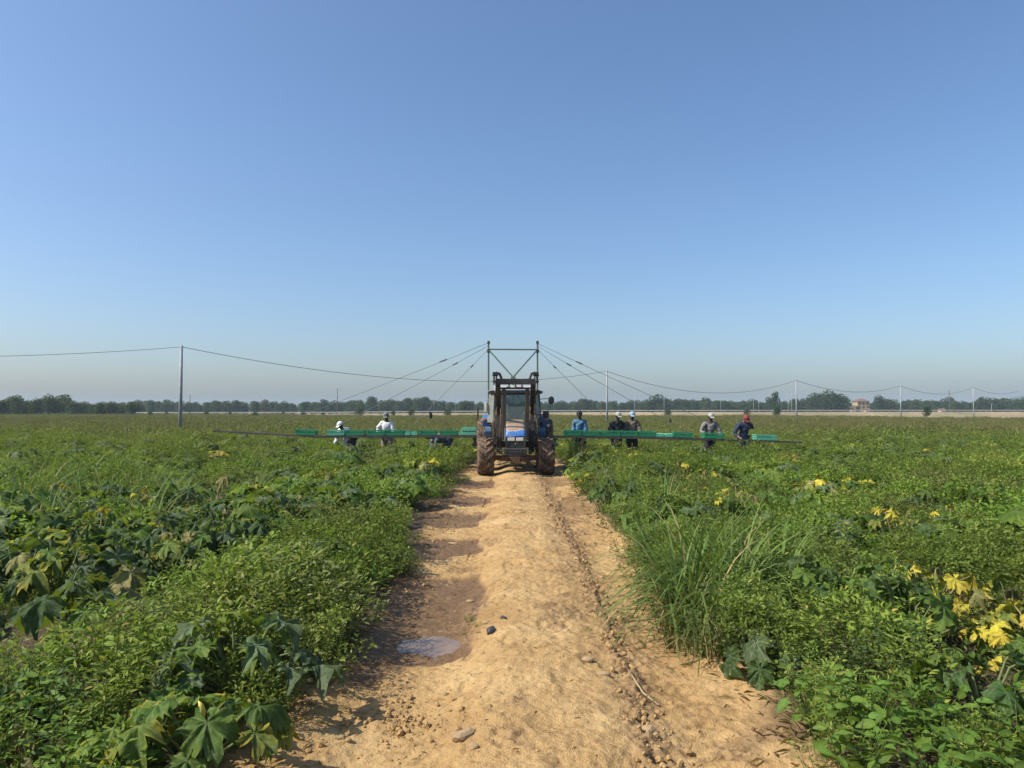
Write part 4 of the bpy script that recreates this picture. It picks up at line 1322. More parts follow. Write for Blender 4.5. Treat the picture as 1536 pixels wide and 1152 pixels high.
# cab
cab = link('cab', None, tr, (0, 0, 0))
Y0, Y1 = 1.0, 2.45
m_ = MB(); m_.mat('black_metal')
for s in (-1, 1):
    m_.bar((s * .60, Y0 + .02, 1.36), (s * .58, Y0 + .12, 2.26), .06, .06); m_.bar((s * .78, Y0 + .45, 1.0), (s * .70, Y0 + .50, 2.26), .06, .06)
    m_.bar((s * .78, Y1, 1.2), (s * .70, Y1, 2.26), .07, .07); m_.bar((s * .60, Y0 + .02, 1.36), (s * .78, Y0 + .45, 1.30), .05, .06); m_.bar((s * .78, Y0 + .45, 1.1), (s * .78, Y1, 1.2), .06, .06)
    m_.bar((s * .60, Y0 + .02, 1.36), (s * .62, Y0 + .02, .85), .05, .06)
m_.bar((-.60, Y0, 1.40), (.60, Y0, 1.40), .05, .06); m_.bar((-.58, Y0 + .10, 2.25), (.58, Y0 + .10, 2.25), .06, .06); m_.bar((-.7, Y1, 2.25), (.7, Y1, 2.25), .06, .06)
m_.box((0, Y0 + .06, 1.18), (1.16, .06, .42))
m_.build('cab_frame', cab, .006)
m_ = MB(); m_.mat('roof_paint')
m_.prism([(Y0 - .02, 2.30), (Y0 + .0, 2.40), (Y0 + .18, 2.47), (Y1 - .1, 2.48), (Y1 + .08, 2.40), (Y1 + .08, 2.28)], -.62, .62)
m_.mat('blue_paint'); m_.box((0, Y0 - .03, 2.325), (1.20, .03, .055))
m_.mat('black_metal'); m_.box((-.72, (Y0 + Y1) / 2 + .1, 2.30), (.20, 1.25, .07), (0, R(-14), 0)); m_.box((.72, (Y0 + Y1) / 2 + .1, 2.30), (.20, 1.25, .07), (0, R(14), 0)); m_.box((0, (Y0 + Y1) / 2, 2.275), (1.2, 1.4, .03))
m_.build('cab_roof', cab, .012)
m_ = MB(); m_.mat('cab_glass'); m_.add([(-.57, Y0 + .02, 1.43), (.57, Y0 + .02, 1.43), (.55, Y0 + .11, 2.23), (-.55, Y0 + .11, 2.23)], [(0, 1, 2, 3)]); m_.build('windscreen', cab)
for s in (-1, 1):
    m_ = MB(); m_.mat('cab_glass'); m_.add([(s * .61, Y0 + .05, 1.42), (s * .775, Y0 + .43, 1.36), (s * .70, Y0 + .47, 2.23), (s * .59, Y0 + .14, 2.23)], [(0, 1, 2, 3)]); m_.build('corner_window', cab)
    m_ = MB(); m_.mat('cab_glass'); m_.add([(s * .78, Y0 + .50, 1.2), (s * .78, Y1 - .04, 1.25), (s * .70, Y1 - .04, 2.23), (s * .70, Y0 + .54, 2.23)], [(0, 1, 2, 3)]); m_.build('side_window', cab)
m_ = MB(); m_.mat('cab_glass'); m_.add([(-.74, Y1, 1.3), (.74, Y1, 1.3), (.68, Y1, 2.22), (-.68, Y1, 2.22)], [(0, 1, 2, 3)]); m_.build('rear_window', cab)
m_ = MB(); m_.mat('seat_fabric'); m_.box((0, 2.0, 1.30), (.46, .45, .14)); m_.box((0, 2.22, 1.62), (.42, .12, .60)); m_.build('seat', cab, .03)
m_ = MB(); m_.mat('plastic_dark'); m_.tube([(.18 * math.cos(a), 1.55 + .06 * math.sin(a), 1.56 + .15 * math.sin(a)) for a in [2 * PI * k / 20 for k in range(21)]], .014, 6); m_.bar((0, 1.35, 1.2), (0, 1.55, 1.56), .05); m_.build('steering_wheel', cab)
m_ = MB(); m_.mat('plastic_dark'); m_.box((0, 1.25, 1.36), (.7, .2, .16)); m_.build('dashboard', cab, .02)
m_ = MB(); m_.mat('black_metal'); m_.bar((.05, Y0 + .04, 2.2), (.28, Y0 + .02, 1.85), .012, .012); m_.bar((.28, Y0 + .02, 1.9), (.20, Y0, 1.65), .014, .01); m_.build('wiper', cab)
m_ = MB(); m_.mat('trim_and_lit_glass'); m_.box((-.715, Y0 + .22, 1.78), (.17, .02, .80), (0, R(4), R(-20))); m_.build('lit_window_panel', cab, .004)  # opaque pale panel, its colour stands in for sunlit left cab glass

# mudguards, lamps, mirrors
for s in (-1, 1):
    m_ = MB(); m_.mat('blue_paint')
    m_.box((s * .895, 1.46, 1.345), (.17, .05, .17), (R(12), 0, 0)); m_.prism([(1.44, .92), (1.37, 1.02), (1.34, 1.12), (1.36, 1.22), (1.42, 1.26), (1.5, 1.2), (1.5, .94)], s * .70, s * .90); m_.mat('black_metal'); m_.prism([(1.43, .96), (1.36, 1.04), (1.345, 1.12), (1.36, 1.20), (1.5, 1.2), (1.5, .98)], s * .68, s * .72); m_.mat('blue_paint')
    m_.prism([(1.40, 1.42), (1.62, 1.56), (2.3, 1.62), (2.8, 1.50), (2.8, 1.46), (2.3, 1.58), (1.64, 1.52), (1.44, 1.38)], s * .72, s * .99)
    m_.prism([(1.4, 1.0), (1.44, 1.40), (2.3, 1.57), (2.8, 1.45), (2.8, 1.1)], s * .715, s * .74)
    m_.build('mudguard', tr, .008)
    m_ = MB(); m_.mat('orange_lens'); m_.box((s * .90, 1.42, 1.475), (.11, .05, .05)); m_.build('indicator_lamp', tr, .006)
m_ = MB(); m_.mat('lamp_white'); m_.tube([(.97, 1.28, 1.29), (.97, 1.34, 1.29)], .05, 14); m_.mat('black_metal'); m_.tube([(.97, 1.34, 1.29), (.97, 1.42, 1.29)], [.055, .03], 14); m_.bar((.97, 1.4, 1.29), (.80, 1.45, 1.2), .025); m_.build('side_lamp', tr)
m_ = MB(); m_.mat('black_metal'); m_.box((.90, 1.25, 1.62), (.15, .08, .19)); m_.mat('rim_paint'); m_.box((.90, 1.262, 1.62), (.17, .06, .21)); m_.mat('black_metal'); m_.bar((.90, 1.3, 1.62), (.76, 1.42, 1.62), .03); m_.build('work_lamp', tr, .008)
m_ = MB(); m_.mat('black_metal'); m_.bar((.70, 1.35, 2.07), (1.02, 1.25, 2.09), .022); m_.ball((1.06, 1.22, 2.04), (.095, .035, .12)); m_.box((1.06, 1.21, 2.04), (.13, .05, .19)); m_.build('mirror', tr, .008)
m_ = MB(); m_.mat('trim_and_lit_glass'); m_.bar((-.72, 1.35, 2.1), (-.86, 1.25, 2.0), .022); m_.bar((-.86, 1.25, 2.0), (-.88, 1.25, 1.62), .022); m_.box((-.87, 1.24, 1.83), (.05, .10, .28), (0, 0, R(60))); m_.build('mirror', tr, .006)
m_ = MB(); m_.mat('black_metal')
for s in (-1, 1):
    m_.box((s * .66, 1.1, 2.22), (.10, .10, .07))
    m_.box((s * .62, .95, .78), (.2, .5, .04)); m_.box((s * .68, .95, .62), (.16, .3, .03)); m_.bar((s * .58, .9, .6), (s * .58, .9, 1.1), .03)
m_.build('steps_and_lights', tr, .004)

# front loader
ld = link('front_loader', None, tr, (0, 0, 0))
for s in (-1, 1):
    m_ = MB(); m_.mat('black_metal')
    m_.prism([(.55, .55), (.50, 1.0), (.62, 1.75), (.86, 1.78), (.90, 1.0), (.80, .55)], s * .38, s * .54)
    m_.bar((s * .46, .7, .62), (s * .40, -.3, .60), .09, .12)
    m_.build('loader_post', ld, .008)
    m_ = MB(); m_.mat('black_metal'); m_.bar((s * .46, .74, 1.68), (s * .47, -.2, 2.22), .13, .17); m_.bar((s * .47, -.22, 2.21), (s * .47, -1.02, 2.46), .13, .18)
    m_.build('lift_arm', ld, .01)
    m_ = MB(); m_.mat('worn_metal'); m_.bar((s * .335, .62, 1.05), (s * .335, .18, 1.62), .085, .085); m_.mat('chrome'); m_.bar((s * .335, .18, 1.62), (s * .34, -.12, 2.05), .045, .045); m_.mat('worn_metal'); m_.bar((s * .31, -.30, .95), (s * .31, -.85, 2.33), .10, .12)
    m_.build('hydraulic_cylinder', ld, .01)
    m_ = MB(); m_.mat('dark_metal'); m_.box((s * .505, -1.05, 2.58), (.035, .12, .36)); m_.box((s * .575, -1.05, 2.58), (.03, .12, .34)); m_.box((s * .53, -1.08, 2.71), (.15, .16, .07)); m_.bar((s * .43, -1.0, 2.72), (s * .37, -1.05, 2.58), .05); m_.bar((s * .5, -1.0, 2.73), (s * .40, -1.0, 2.70), .06)
    m_.mat('rust'); m_.tube([(s * .46, -1.05, 2.66), (s * .62, -1.05, 2.66)], .022, 8); m_.tube([(s * .46, -1.05, 2.50), (s * .62, -1.05, 2.50)], .022, 8); m_.bar((s * .545, -1.12, 2.44), (s * .545, -1.12, 2.66), .02)
    m_.build('tool_bracket', ld, .005)
    m_ = MB(); m_.mat('rubber')
    m_.tube([(s * .52, .55, 1.7), (s * .60, .4, 1.45), (s * .66, .38, 1.15), (s * .60, .45, .9), (s * .50, .5, .8)], .016, 6); m_.tube([(s * .50, .3, 1.9), (s * .57, .25, 1.6), (s * .55, .3, 1.25), (s * .48, .4, 1.05)], .014, 6)
    m_.tube([(s * .42, .3, 1.85), (s * .40, -.1, 1.55), (s * .44, 0, 1.1), (s * .42, .2, .8)], .013, 6)
    m_.build('hydraulic_hose', ld)
m_ = MB(); m_.mat('dark_metal'); m_.box((0, -1.0, 2.50), (.98, .14, .15)); m_.mat('worn_metal'); m_.box((0, -1.065, 2.545), (.90, .012, .02)); m_.build('cross_beam', ld, .01)
m_ = MB(); m_.mat('dark_metal'); m_.bar((-.40, -.95, 2.325), (.40, -.95, 2.325), .05, .05)
m_.mat('rust')
for x_ in (-.17, .0, .17):
    m_.bar((x_, -1.0, 2.46), (x_, -1.03, 2.37), .035, .05); m_.tube([(x_ - .035, -1.04, 2.37), (x_, -1.04, 2.335), (x_ + .035, -1.04, 2.37)], .012, 6)
m_.tube([(-.24, -1.0, 2.36), (-.1, -1.02, 2.325), (.06, -1.02, 2.35), (.24, -1.0, 2.33)], .012, 6)
m_.build('lower_cross_bar', ld)

# ------------------------------------------------------------------ harvest boom behind the tractor
BY = 23.5
bm_ = thing('harvest_boom', 'wide crate carrying boom with green gantry mounted behind the tractor', 'farm machine', (0, BY, 0))


def zb(x):
    xp = [-9.64, -6.4, -1.0, 1.6, 4.7, 6.4, 9.35]; zp = [1.10, .925, .935, .925, .885, .83, .735]
    return float(np.interp(x, xp, zp))


def part(mb, name, bevel=0.0, parent=None):
    return mb.build(name, parent or bm_, bevel)


pL, pR = at(732.8, BY), at(806.3, BY)
zt1 = zat(512.5, BY)
for x_, dx in ((pL, 0), (pR, 0)):
    m_ = MB(); m_.mat('green_steel'); m_.bar((x_, 0, .55), (x_, 0, zt1), .055, .055); m_.mat('boom_steel'); m_.box((x_, 0, zt1 - .02), (.085, .085, .10)); m_.box((x_, 0, zt1 - .30), (.10, .07, .12)); part(m_, 'gantry_post', .006)
m_ = MB(); m_.mat('green_steel'); m_.bar((pL, .0, zat(523.9, BY)), (pR, .0, zat(524.3, BY)), .045, .045); part(m_, 'gantry_top_bar')
vb = (at(769.8, BY), -.1, zat(566, BY))
for x_ in (pL + .03, pR - .03):
    m_ = MB(); m_.mat('green_steel'); m_.bar((x_, -.02, zat(526, BY)), vb, .042, .042); part(m_, 'gantry_brace')
m_ = MB(); m_.mat('green_steel'); m_.box((vb[0], -.1, vb[2] - .03), (.15, .12, .10)); m_.bar((vb[0], -.1, vb[2] - .05), (vb[0], -.4, 2.0), .05); m_.bar((vb[0], -.4, 2.0), (vb[0], -.4, .6), .07); part(m_, 'gantry_mast', .006)
m_ = MB(); m_.mat('boom_steel'); m_.bar((-1.3, 0, .62), (1.5, 0, .62), .10, .10); m_.bar((-1.3, .35, .80), (1.5, .35, .80), .08, .08); m_.bar((vb[0], -.4, .62), (vb[0], .4, .70), .10, .10)
m_.mat('boom_steel')
for x_ in (-1.2, 1.4): m_.bar((x_, 0, .62), (x_, 0, .92), .08)
part(m_, 'mounting_frame', .008)
m_ = MB(); m_.mat('rust'); m_.bar((at(716.8, 23.3), -.2, .80), (at(716.8, 23.3), -.2, zat(610, 23.3)), .055); m_.mat('green_steel'); m_.bar((at(716.8, 23.3), -.2, zat(611, 23.3)), (at(731, 23.3), -.2, zat(611, 23.3)), .025); part(m_, 'side_rail_post')
m_ = MB(); m_.mat('green_steel'); xr_ = at(823, 23.3); m_.bar((xr_, -.2, .80), (xr_, -.2, zat(612.5, 23.3)), .03); m_.bar((xr_, -.2, zat(613, 23.3)), (at(812, 23.3), -.2, zat(613, 23.3)), .02); m_.bar((xr_, -.2, zat(632, 23.3)), (at(814, 23.3), -.2, zat(632, 23.3)), .02); part(m_, 'side_rail_frame')
# side arms: two rails with cross slats
for sgn, pts in ((-1, [-1.1, -3.2, -6.4, -9.64]), (1, [1.3, 3.2, 4.7, 6.4, 9.35])):
    arm = link('boom_arm', None, bm_)
    for dy in (-.17, .17):
        m_ = MB(); m_.mat('boom_steel')
        for a, b_ in zip(pts[:-1], pts[1:]):
            th = .075 if abs(b_) < 7 else .045
            m_.bar((a, dy, zb(a) - .04), (b_, dy, zb(b_) - .04 + (0.0 if abs(b_) < 7 else .01)), .04, th)
        m_.build('rail', arm, .004)
    m_ = MB(); m_.mat('boom_steel')
    x_ = min(abs(pts[0]), 1.3)
    while x_ < abs(pts[-1]) - .05:
        m_.bar((sgn * x_, -.17, zb(sgn * x_) - .045), (sgn * x_, .17, zb(sgn * x_) - .045), .03, .03); x_ += .38
    m_.bar((pts[-1], -.19, zb(pts[-1]) - .03), (pts[-1], .19, zb(pts[-1]) - .03), .04, .06)
    o = m_.build('cross_slats', arm)
# stay cables
for (p0x, p0y, p1x) in ((732.5, 514, 384), (732.5, 518.5, 478), (733, 523, 604), (806.5, 515, 1126), (806.5, 519, 1046), (806.5, 524, 937)):
    x1 = at(p1x, BY); a = Vector((at(p0x, BY), 0, zat(p0y, BY))); b_ = Vector((x1, 0, zb(x1)))
    m_ = MB(); m_.mat('cable')
    pts = []
    for k in range(9):
        t = k / 8; p = a.lerp(b_, t); p.z -= .05 * 4 * t * (1 - t) * (abs(x1) / 9); pts.append(p)
    m_.tube(pts, .007, 5)
    t = .18; p = a.lerp(b_, t); q = a.lerp(b_, t + .03); p.z -= .02; q.z -= .02; m_.mat('boom_steel'); m_.tube([p, q], .022, 6)
    part(m_, 'stay_cable')


# ------------------------------------------------------------------ crates
def crate_mesh(mat, h=.17, w=.58, d=.38, light=None):
    m_ = MB(); m_.mat(mat)
    m_.box((0, 0, .012), (w - .02, d - .02, .024))
    for s in (-1, 1):
        m_.box((0, s * (d / 2), h - .015), (w + .03, .03, .03)); m_.box((s * (w / 2), 0, h - .015), (.03, d, .028))
        m_.box((0, s * (d / 2 - .005), h * .5), (w, .008, h * .22)); m_.box((0, s * (d / 2 - .005), .03), (w, .012, .05)); m_.box((s * (w / 2 - .005), 0, .03), (.012, d, .05)); m_.box((s * (w / 2 - .005), 0, h * .55), (.008, d, h * .2))
        n_ = 12
        for k in range(n_ + 1):
            m_.box((-w / 2 + w * k / n_, s * (d / 2 - .004), h / 2), (.013, .014, h - .02))
        for k in range(7):
            m_.box((s * (w / 2 - .004), -d / 2 + d * k / 6, h / 2), (.014, .013, h - .02))
    return m_.mesh('crate')


CR_G = crate_mesh('crate_green'); CR_M = crate_mesh('crate_mint')
m_ = MB(); m_.mat('crate_mint'); m_.box((0, 0, .03), (.58, .38, .06)); m_.box((0, 0, .07), (.50, .32, .02))
for k in range(6): m_.box((-.25 + k * .1, 0, .075), (.012, .36, .03))
FOLD = m_.mesh('folded_crate', .004)
GL, GRt = 'green crates on the boom left of the tractor', 'green crates on the boom right of the tractor'
crates = [
    (442.6, 473.5, 'g', 'green slatted crate alone near the outer end of the left boom', GL),
    (491, 517, 'm', 'green crate left of the white capped bent worker, outermost of the long left row', GL),
    (519, 547, 'g', 'green crate in front of the white capped bent worker', GL),
    (551, 578, 'g', 'green crate standing left of the white shirted worker', GL),
    (579.5, 606, 'g', 'green crate standing right in front of the white shirted worker', GL),
    (606.8, 616, 'f', 'left of two small pale folded crates on the left boom', GL),
    (617, 626.5, 'f', 'right of two small pale folded crates on the left boom', GL),
    (629, 655, 'g', 'dark green crate between the folded crates and the stooping blue worker', GL),
    (660, 686, 'g', 'green crate directly above the stooping blue shirted worker', GL),
    (845.5, 871.5, 'g', 'green crate in front of the worker in the bright blue shirt', GRt),
    (872.5, 899, 'g', 'green crate just right of the worker in the bright blue shirt', GRt),
    (900.5, 930, 'g', 'green crate in front of the worker with the pink patch', GRt),
    (931, 956.5, 'g', 'green crate in front of the worker with the light blue cap', GRt),
    (957.5, 983, 'g', 'green crate right of the worker with the light blue cap', GRt),
    (1010, 1039, 'g', 'green crate right beside the pale folded crates on the right boom', GRt),
    (1055.6, 1086.5, 'g', 'green crate in front of the worker in the grey vest', GRt),
    (1133, 1165, 'm', 'light green crate alone at the outer end of the right boom', GRt),
]
for x0, x1, k, lab, gp in crates:
    xa, xb = at(x0, BY - .19), at(x1, BY - .19)
    xc = (xa + xb) / 2
    o = link('crate' if k != 'f' else 'folded_crate', {'g': CR_G, 'm': CR_M, 'f': FOLD}[k])
    slope = (zb(xc + .2) - zb(xc - .2)) / .4
    o.location = (xc, BY, zb(xc) + .004 + (.0 if k != 'f' else 0)); o.scale = ((xb - xa) / .61, 1, 1.0 if k != 'f' else 1.5)
    o.rotation_euler = (0, -math.atan(slope), R(rnd.uniform(-1.5, 1.5)) if k != 'f' else 0)
    tag(o, lab, 'crate', gp)
# stack beside the tractor, and flat pair on the right
for k, (x0, x1, dz, lab) in enumerate(((688.5, 715, 0, 'flat light green crate, lower of the two stacked beside the left tractor wheel'), (692, 715, .13, 'light green crate turned over, upper of the two beside the left tractor wheel'))):
    xa, xb = at(x0, BY - .19), at(x1, BY - .19); o = link('folded_crate', FOLD); o.location = ((xa + xb) / 2, BY, zb((xa + xb) / 2) + .004 + dz); o.scale = ((xb - xa) / .58, 1, 1.42); tag(o, lab, 'crate', GL)
for k, (x0, x1, lab) in enumerate(((984, 996.5, 'left of the two pale folded crates in the right row'), (997.5, 1009, 'right of the two pale folded crates in the right row'))):
    xa, xb = at(x0, BY - .19), at(x1, BY - .19); o = link('folded_crate', FOLD); o.location = ((xa + xb) / 2, BY, zb((xa + xb) / 2) + .004); o.scale = ((xb - xa) / .58, 1, 1.2); tag(o, lab, 'crate', GRt)

# gloves hanging on thin cords from the stays
for (px, py, top, lab) in ((646, 623, (631, 604), 'dark glove hanging from a stay cable left of the tractor'), (1005, 631, (1012, 606), 'small dark glove hanging in the air right of the tractor')):
    m_ = MB(); m_.mat('glove_black')
    s_ = 1.0 if px < 700 else .6
    x_, z_ = at(px, BY), zat(py, BY)
    m_.ball((0, 0, .02), (.05 * s_, .03, .075 * s_), 10, 6)
    for k in range(4): m_.tube([(-.03 * s_ + k * .022 * s_, 0, -.02), (-.03 * s_ + k * .026 * s_, 0, -.12 * s_ + .012 * abs(k - 1.5))], [.013 * s_, .009 * s_], 6)
    m_.tube([(.045 * s_, 0, .02), (.08 * s_, 0, -.03)], [.014 * s_, .010 * s_], 6)
    m_.tube([(0, 0, .06), (-.05 * s_, 0, .11 * s_)], [.035 * s_, .03 * s_], 8)
    # cord up to the stay
    sx = at(732.5, BY) + (x_ - at(732.5, BY)); 
    p0x, p0y, p1x = ((733, 523, 604) if px < 700 else (806.5, 519, 1046))
    x1 = at(p1x, BY); a = Vector((at(p0x, BY), 0, zat(p0y, BY))); b_ = Vector((x1, 0, zb(x1)))
    t = (x_ - a.x) / (b_.x - a.x); zc = a.lerp(b_, t).z - .03
    if zc > z_: m_.mat('cable'); m_.tube([(0, 0, .1), (0, 0, zc - z_)], .004, 4)
    o = m_.build('glove'); o.location = (x_, BY, z_); tag(o, lab, 'glove')


# ------------------------------------------------------------------ people
def skin_mesh(name, verts, edges, radii, root=0, sub=1, mat='skin'):
    me_ = bpy.data.meshes.new(name); me_.from_pydata([tuple(v) for v in verts], edges, [])
    o = bpy.data.objects.new(name, me_); COL.objects.link(o)
    md = o.modifiers.new('skin', 'SKIN'); md.use_smooth_shade = True
    sv = me_.skin_vertices[0].data
    for i, r_ in enumerate(radii):
        sv[i].radius = (r_, r_) if not isinstance(r_, tuple) else r_
        sv[i].use_root = (i == root)
    s_ = o.modifiers.new('sub', 'SUBSURF'); s_.levels = sub; s_.render_levels = sub
    dg = bpy.context.evaluated_depsgraph_get()
    out = bpy.data.meshes.new_from_object(o.evaluated_get(dg))
    out.name = name
    bpy.data.objects.remove(o); bpy.data.meshes.remove(me_)
    out.materials.clear(); out.materials.append(MATS[mat])
    for p in out.polygons: p.use_smooth = True
    return out


def person(x, y, label, yaw=180, lean=15, hip=.88, hands=((-.25, .35, .9), (.25, .35, .9)), skin='skin', shirt='white_cloth', trousers='beige_cloth', cap='grey_cap',
           head_pitch=20, brim=True, headyaw=0, apron=None, hat=False, z0=0.0, height=1.0):
    root = thing('person', label, 'person', (x, y, z0), 'workers picking behind the boom', R(yaw))
    root.scale = (height,) * 3
    th = R(lean)
    u = Vector((0, math.sin(th), math.cos(th))); f = Vector((0, math.cos(th), -math.sin(th)))
    P = Vector((0, 0, hip)); sp = P + u * .22; ch = P + u * .38; nk = P + u * .53
    hp = R(lean * .6 + head_pitch); hd = Vector((math.sin(R(headyaw)) * math.sin(hp), math.sin(hp), math.cos(hp)))
    hb = nk + hd * .07; hc = nk + hd * .17; ht = nk + hd * .26
    verts = [P, sp, ch, nk, hb, hc, ht]; rad = [.125, .115, .135, .052, .062, .088, .072]
    edges = [(0, 1), (1, 2), (2, 3), (3, 4), (4, 5), (5, 6)]
    sverts = [P - Vector((0, 0, .10)), sp, ch, nk - u * .03, P + Vector((.012, .01, .03))]; srad = [.172, .150, .165, .072, .163]; sedges = [(0, 4), (4, 1), (1, 2), (2, 3)]
    tverts = [P + u * .04]; trad = [.152]; tedges = []
    fingers = []
    for si, s in enumerate((-1, 1)):
        sh = P + u * .46 + Vector((s * .185, 0, 0)); hnd = Vector(hands[si])
        dv = hnd - sh
        if dv.length > .58: hnd = sh + dv.normalized() * .58
        midp = (sh + hnd) / 2; off = math.sqrt(max(.0, .30 ** 2 - (dv.length / 2) ** 2)) if dv.length < .6 else 0.02
        el = midp + (Vector((s * .5, -.5, -.6)).normalized() * off)
        i0 = len(verts)
        verts += [P + u * .44 + Vector((s * .10, 0, 0)), sh, el, hnd]; rad += [.085, .062, .042, .028]
        edges += [(2, i0), (i0, i0 + 1), (i0 + 1, i0 + 2), (i0 + 2, i0 + 3)]
        # palm and five fingers
        d = (hnd - el).normalized(); palm = hnd + d * .075; side = Vector((1, 0, 0)); side = (side - d * side.dot(d)).normalized(); nrm = d.cross(side)
        j = len(verts); verts.append(palm); rad.append(.032); edges.append((i0 + 3, j))
        for k, (o_, ln) in enumerate(((-.03, .062), (-.01, .075), (.01, .072), (.03, .055))):
            fingers.append([palm + side * o_ - d * .01, palm + side * o_ * 1.15 + d * ln * .6, palm + side * o_ * 1.2 + d * ln * .9 - nrm * ln * .35])
        fingers.append([hnd + d * .03 - side * s * .025, hnd + d * .05 - side * s * .055, hnd + d * .085 - side * s * .062])
        k0 = len(sverts); sverts += [P + u * .44 + Vector((s * .10, 0, 0)), sh, el, el.lerp(hnd, .85)]; srad += [.11, .085, .07, .054]; sedges += [(2, k0), (k0, k0 + 1), (k0 + 1, k0 + 2), (k0 + 2, k0 + 3)]
        hipj = P + Vector((s * .09, 0, -.06)); an = Vector((s * .13, -.02 - .05 * s, .07)); kn = (hipj + an) / 2 + Vector((0, .05 + .35 * max(0, .88 - hip), 0))
        i1 = len(verts); verts += [hipj, kn, an, an + Vector((0, .15, -.03))]; rad += [.09, .06, .042, .035]; edges += [(0, i1), (i1, i1 + 1), (i1 + 1, i1 + 2), (i1 + 2, i1 + 3)]
        t0 = len(tverts); tverts += [hipj, kn, an + Vector((0, 0, .03))]; trad += [.115, .095, .085]; tedges += [(0, t0), (t0, t0 + 1), (t0 + 1, t0 + 2)]
    body = skin_mesh('body', verts, edges, rad, 0, 1, skin)
    # add fingers, nose, ears and eyes to the same mesh
    mb = MB(); mb.mat(skin)
    for fg in fingers: mb.tube(fg, [.010, .009, .007], 6)
    hfwd = Vector((math.sin(R(headyaw)), math.cos(hp), -math.sin(hp))).normalized(); hs = hd.cross(hfwd).normalized()
    mb.tube([hc + hfwd * .075 + hd * .03, hc + hfwd * .108 - hd * .015, hc + hfwd * .085 - hd * .03], [.008, .018, .012], 6)
    for s in (-1, 1): mb.ball(tuple(hc + hs * s * .088 - hd * .005), (.014, .022, .032), 8, 5)
    mb.mat('eye_white')
    for s in (-1, 1): mb.ball(tuple(hc + hs * s * .033 + hfwd * .077 + hd * .012), .012, 8, 5)
    mb.mat('purple_dark'); mb.tube([hc - hs * .025 + hfwd * .079 - hd * .05, hc + hfwd * .086 - hd * .052, hc + hs * .025 + hfwd * .079 - hd * .05], .007, 5)
    ex = mb.mesh('face')
    bmm = bmesh.new(); bmm.from_mesh(body); n0 = len(body.materials); nf0 = len(bmm.faces)
    bmm.from_mesh(ex); bmm.faces.ensure_lookup_table()
    body.materials.append(MATS['eye_white']); body.materials.append(MATS['purple_dark'])
    bmm.to_mesh(body); bmm.free()
    link('body', body, root)
    for cn, me_ in (('shirt', skin_mesh('shirt', sverts, sedges, srad, 0, 2, shirt)), ('trousers', skin_mesh('trousers', tverts, tedges, trad, 0, 2, trousers))):
        for v in me_.vertices:
            q = v.co; w = float(vnoise(q.x * 9 + q.z * 14 + x, q.z * 16 + q.y * 7)) - .45
            v.co = q + v.normal * w * .05
        me_.update(); link(cn, me_, root)
    c_ = MB(); c_.mat(cap)
    c_.ball((0, 0, 0), (.102, .112, .10), 14, 6, -.15)
    if hat:
        c_.lathe([(-.012, .17), (.0, .17), (.012, .10)], (0, 0, 0), 'z', 20)
    elif brim:
        c_.add([(-.07, .09, 0), (.07, .09, 0), (.055, .18, -.02), (-.055, .18, -.02), (-.07, .09, .012), (.07, .09, .012), (.055, .18, -.008), (-.055, .18, -.008)], [(0, 1, 2, 3), (7, 6, 5, 4), (0, 4, 5, 1), (1, 5, 6, 2), (2, 6, 7, 3), (3, 7, 4, 0)])
    co = c_.build('cap', root); co.location = hc + hd * .035; co.rotation_euler = (Matrix((hs * -1, hfwd, hd)).transposed() if hs.cross(hfwd).dot(hd) < 0 else Matrix((hs, hfwd, hd)).transposed()).to_euler()
    if apron:
        a_ = MB(); a_.mat(apron[0]); x0, x1, z0_, z1_ = apron[1:]
        a_.box(((x0 + x1) / 2, .27 + math.tan(th) * ((z0_ + z1_) / 2 - hip), (z0_ + z1_) / 2), (x1 - x0, .016, z1_ - z0_), (-th, 0, 0)); o = a_.build('front_panel', root, .004)
    # boots
    for s in (-1, 1):
        b_ = MB(); b_.mat('black_cloth'); b_.tube([(s * .13, -.02 - .05 * s, .16), (s * .13, -.02 - .05 * s, .05)], [.06, .062], 10); b_.ball((s * .13, .05 - .05 * s, .045), (.05, .13, .045)); b_.build('boot', root)
    return root


PY = 24.35
person(at(528, PY), PY, 'person bent low behind the left crates in a white cap and pale sleeve', yaw=150, lean=60, hip=.84, hands=((-.2, .75, .35), (.2, .7, .3)), shirt='white_cloth', trousers='purple_dark', cap='white_cloth', head_pitch=-5)
person(at(581, PY), PY, 'person in white shirt, grey cap and beige trousers behind the left boom', yaw=178, lean=14, hip=.88, hands=((-.30, .25, .75), (.25, .30, .85)), shirt='white_cloth', trousers='beige_cloth', cap='grey_cap', head_pitch=18)
person(at(672, PY), PY, 'person stooping under the left boom in a grey blue shirt and jeans', yaw=118, lean=82, hip=.76, hands=((-.15, .62, .15), (.2, .6, .15)), shirt='grey_blue_cloth', trousers='jeans_cloth', cap='black_cloth', head_pitch=25, brim=False)
person(at(870, PY), PY, 'person in bright blue shirt, white gloves and dark cap nearest the tractor', yaw=165, lean=8, hip=.92, hands=((-.2, .25, .78), (.22, .22, .80)), shirt='blue_cloth', trousers='dark_trousers', cap='black_cloth', head_pitch=14, apron=None)
person(at(924, PY), PY, 'person in open black jacket with pink patch and grey cap', yaw=195, lean=12, hip=.88, hands=((-.2, .36, .90), (.25, .33, .92)), shirt='black_cloth', trousers='dark_trousers', cap='pale_cap', head_pitch=15, apron=('pink_cloth', .0, .17, .62, .84))
person(at(948, PY), PY + .05, 'person in tan and black top with a light blue cap', yaw=175, lean=10, hip=.89, hands=((-.2, .35, .9), (.2, .35, .9)), shirt='tan_cloth', trousers='black_cloth', cap='light_blue_cap', head_pitch=14)
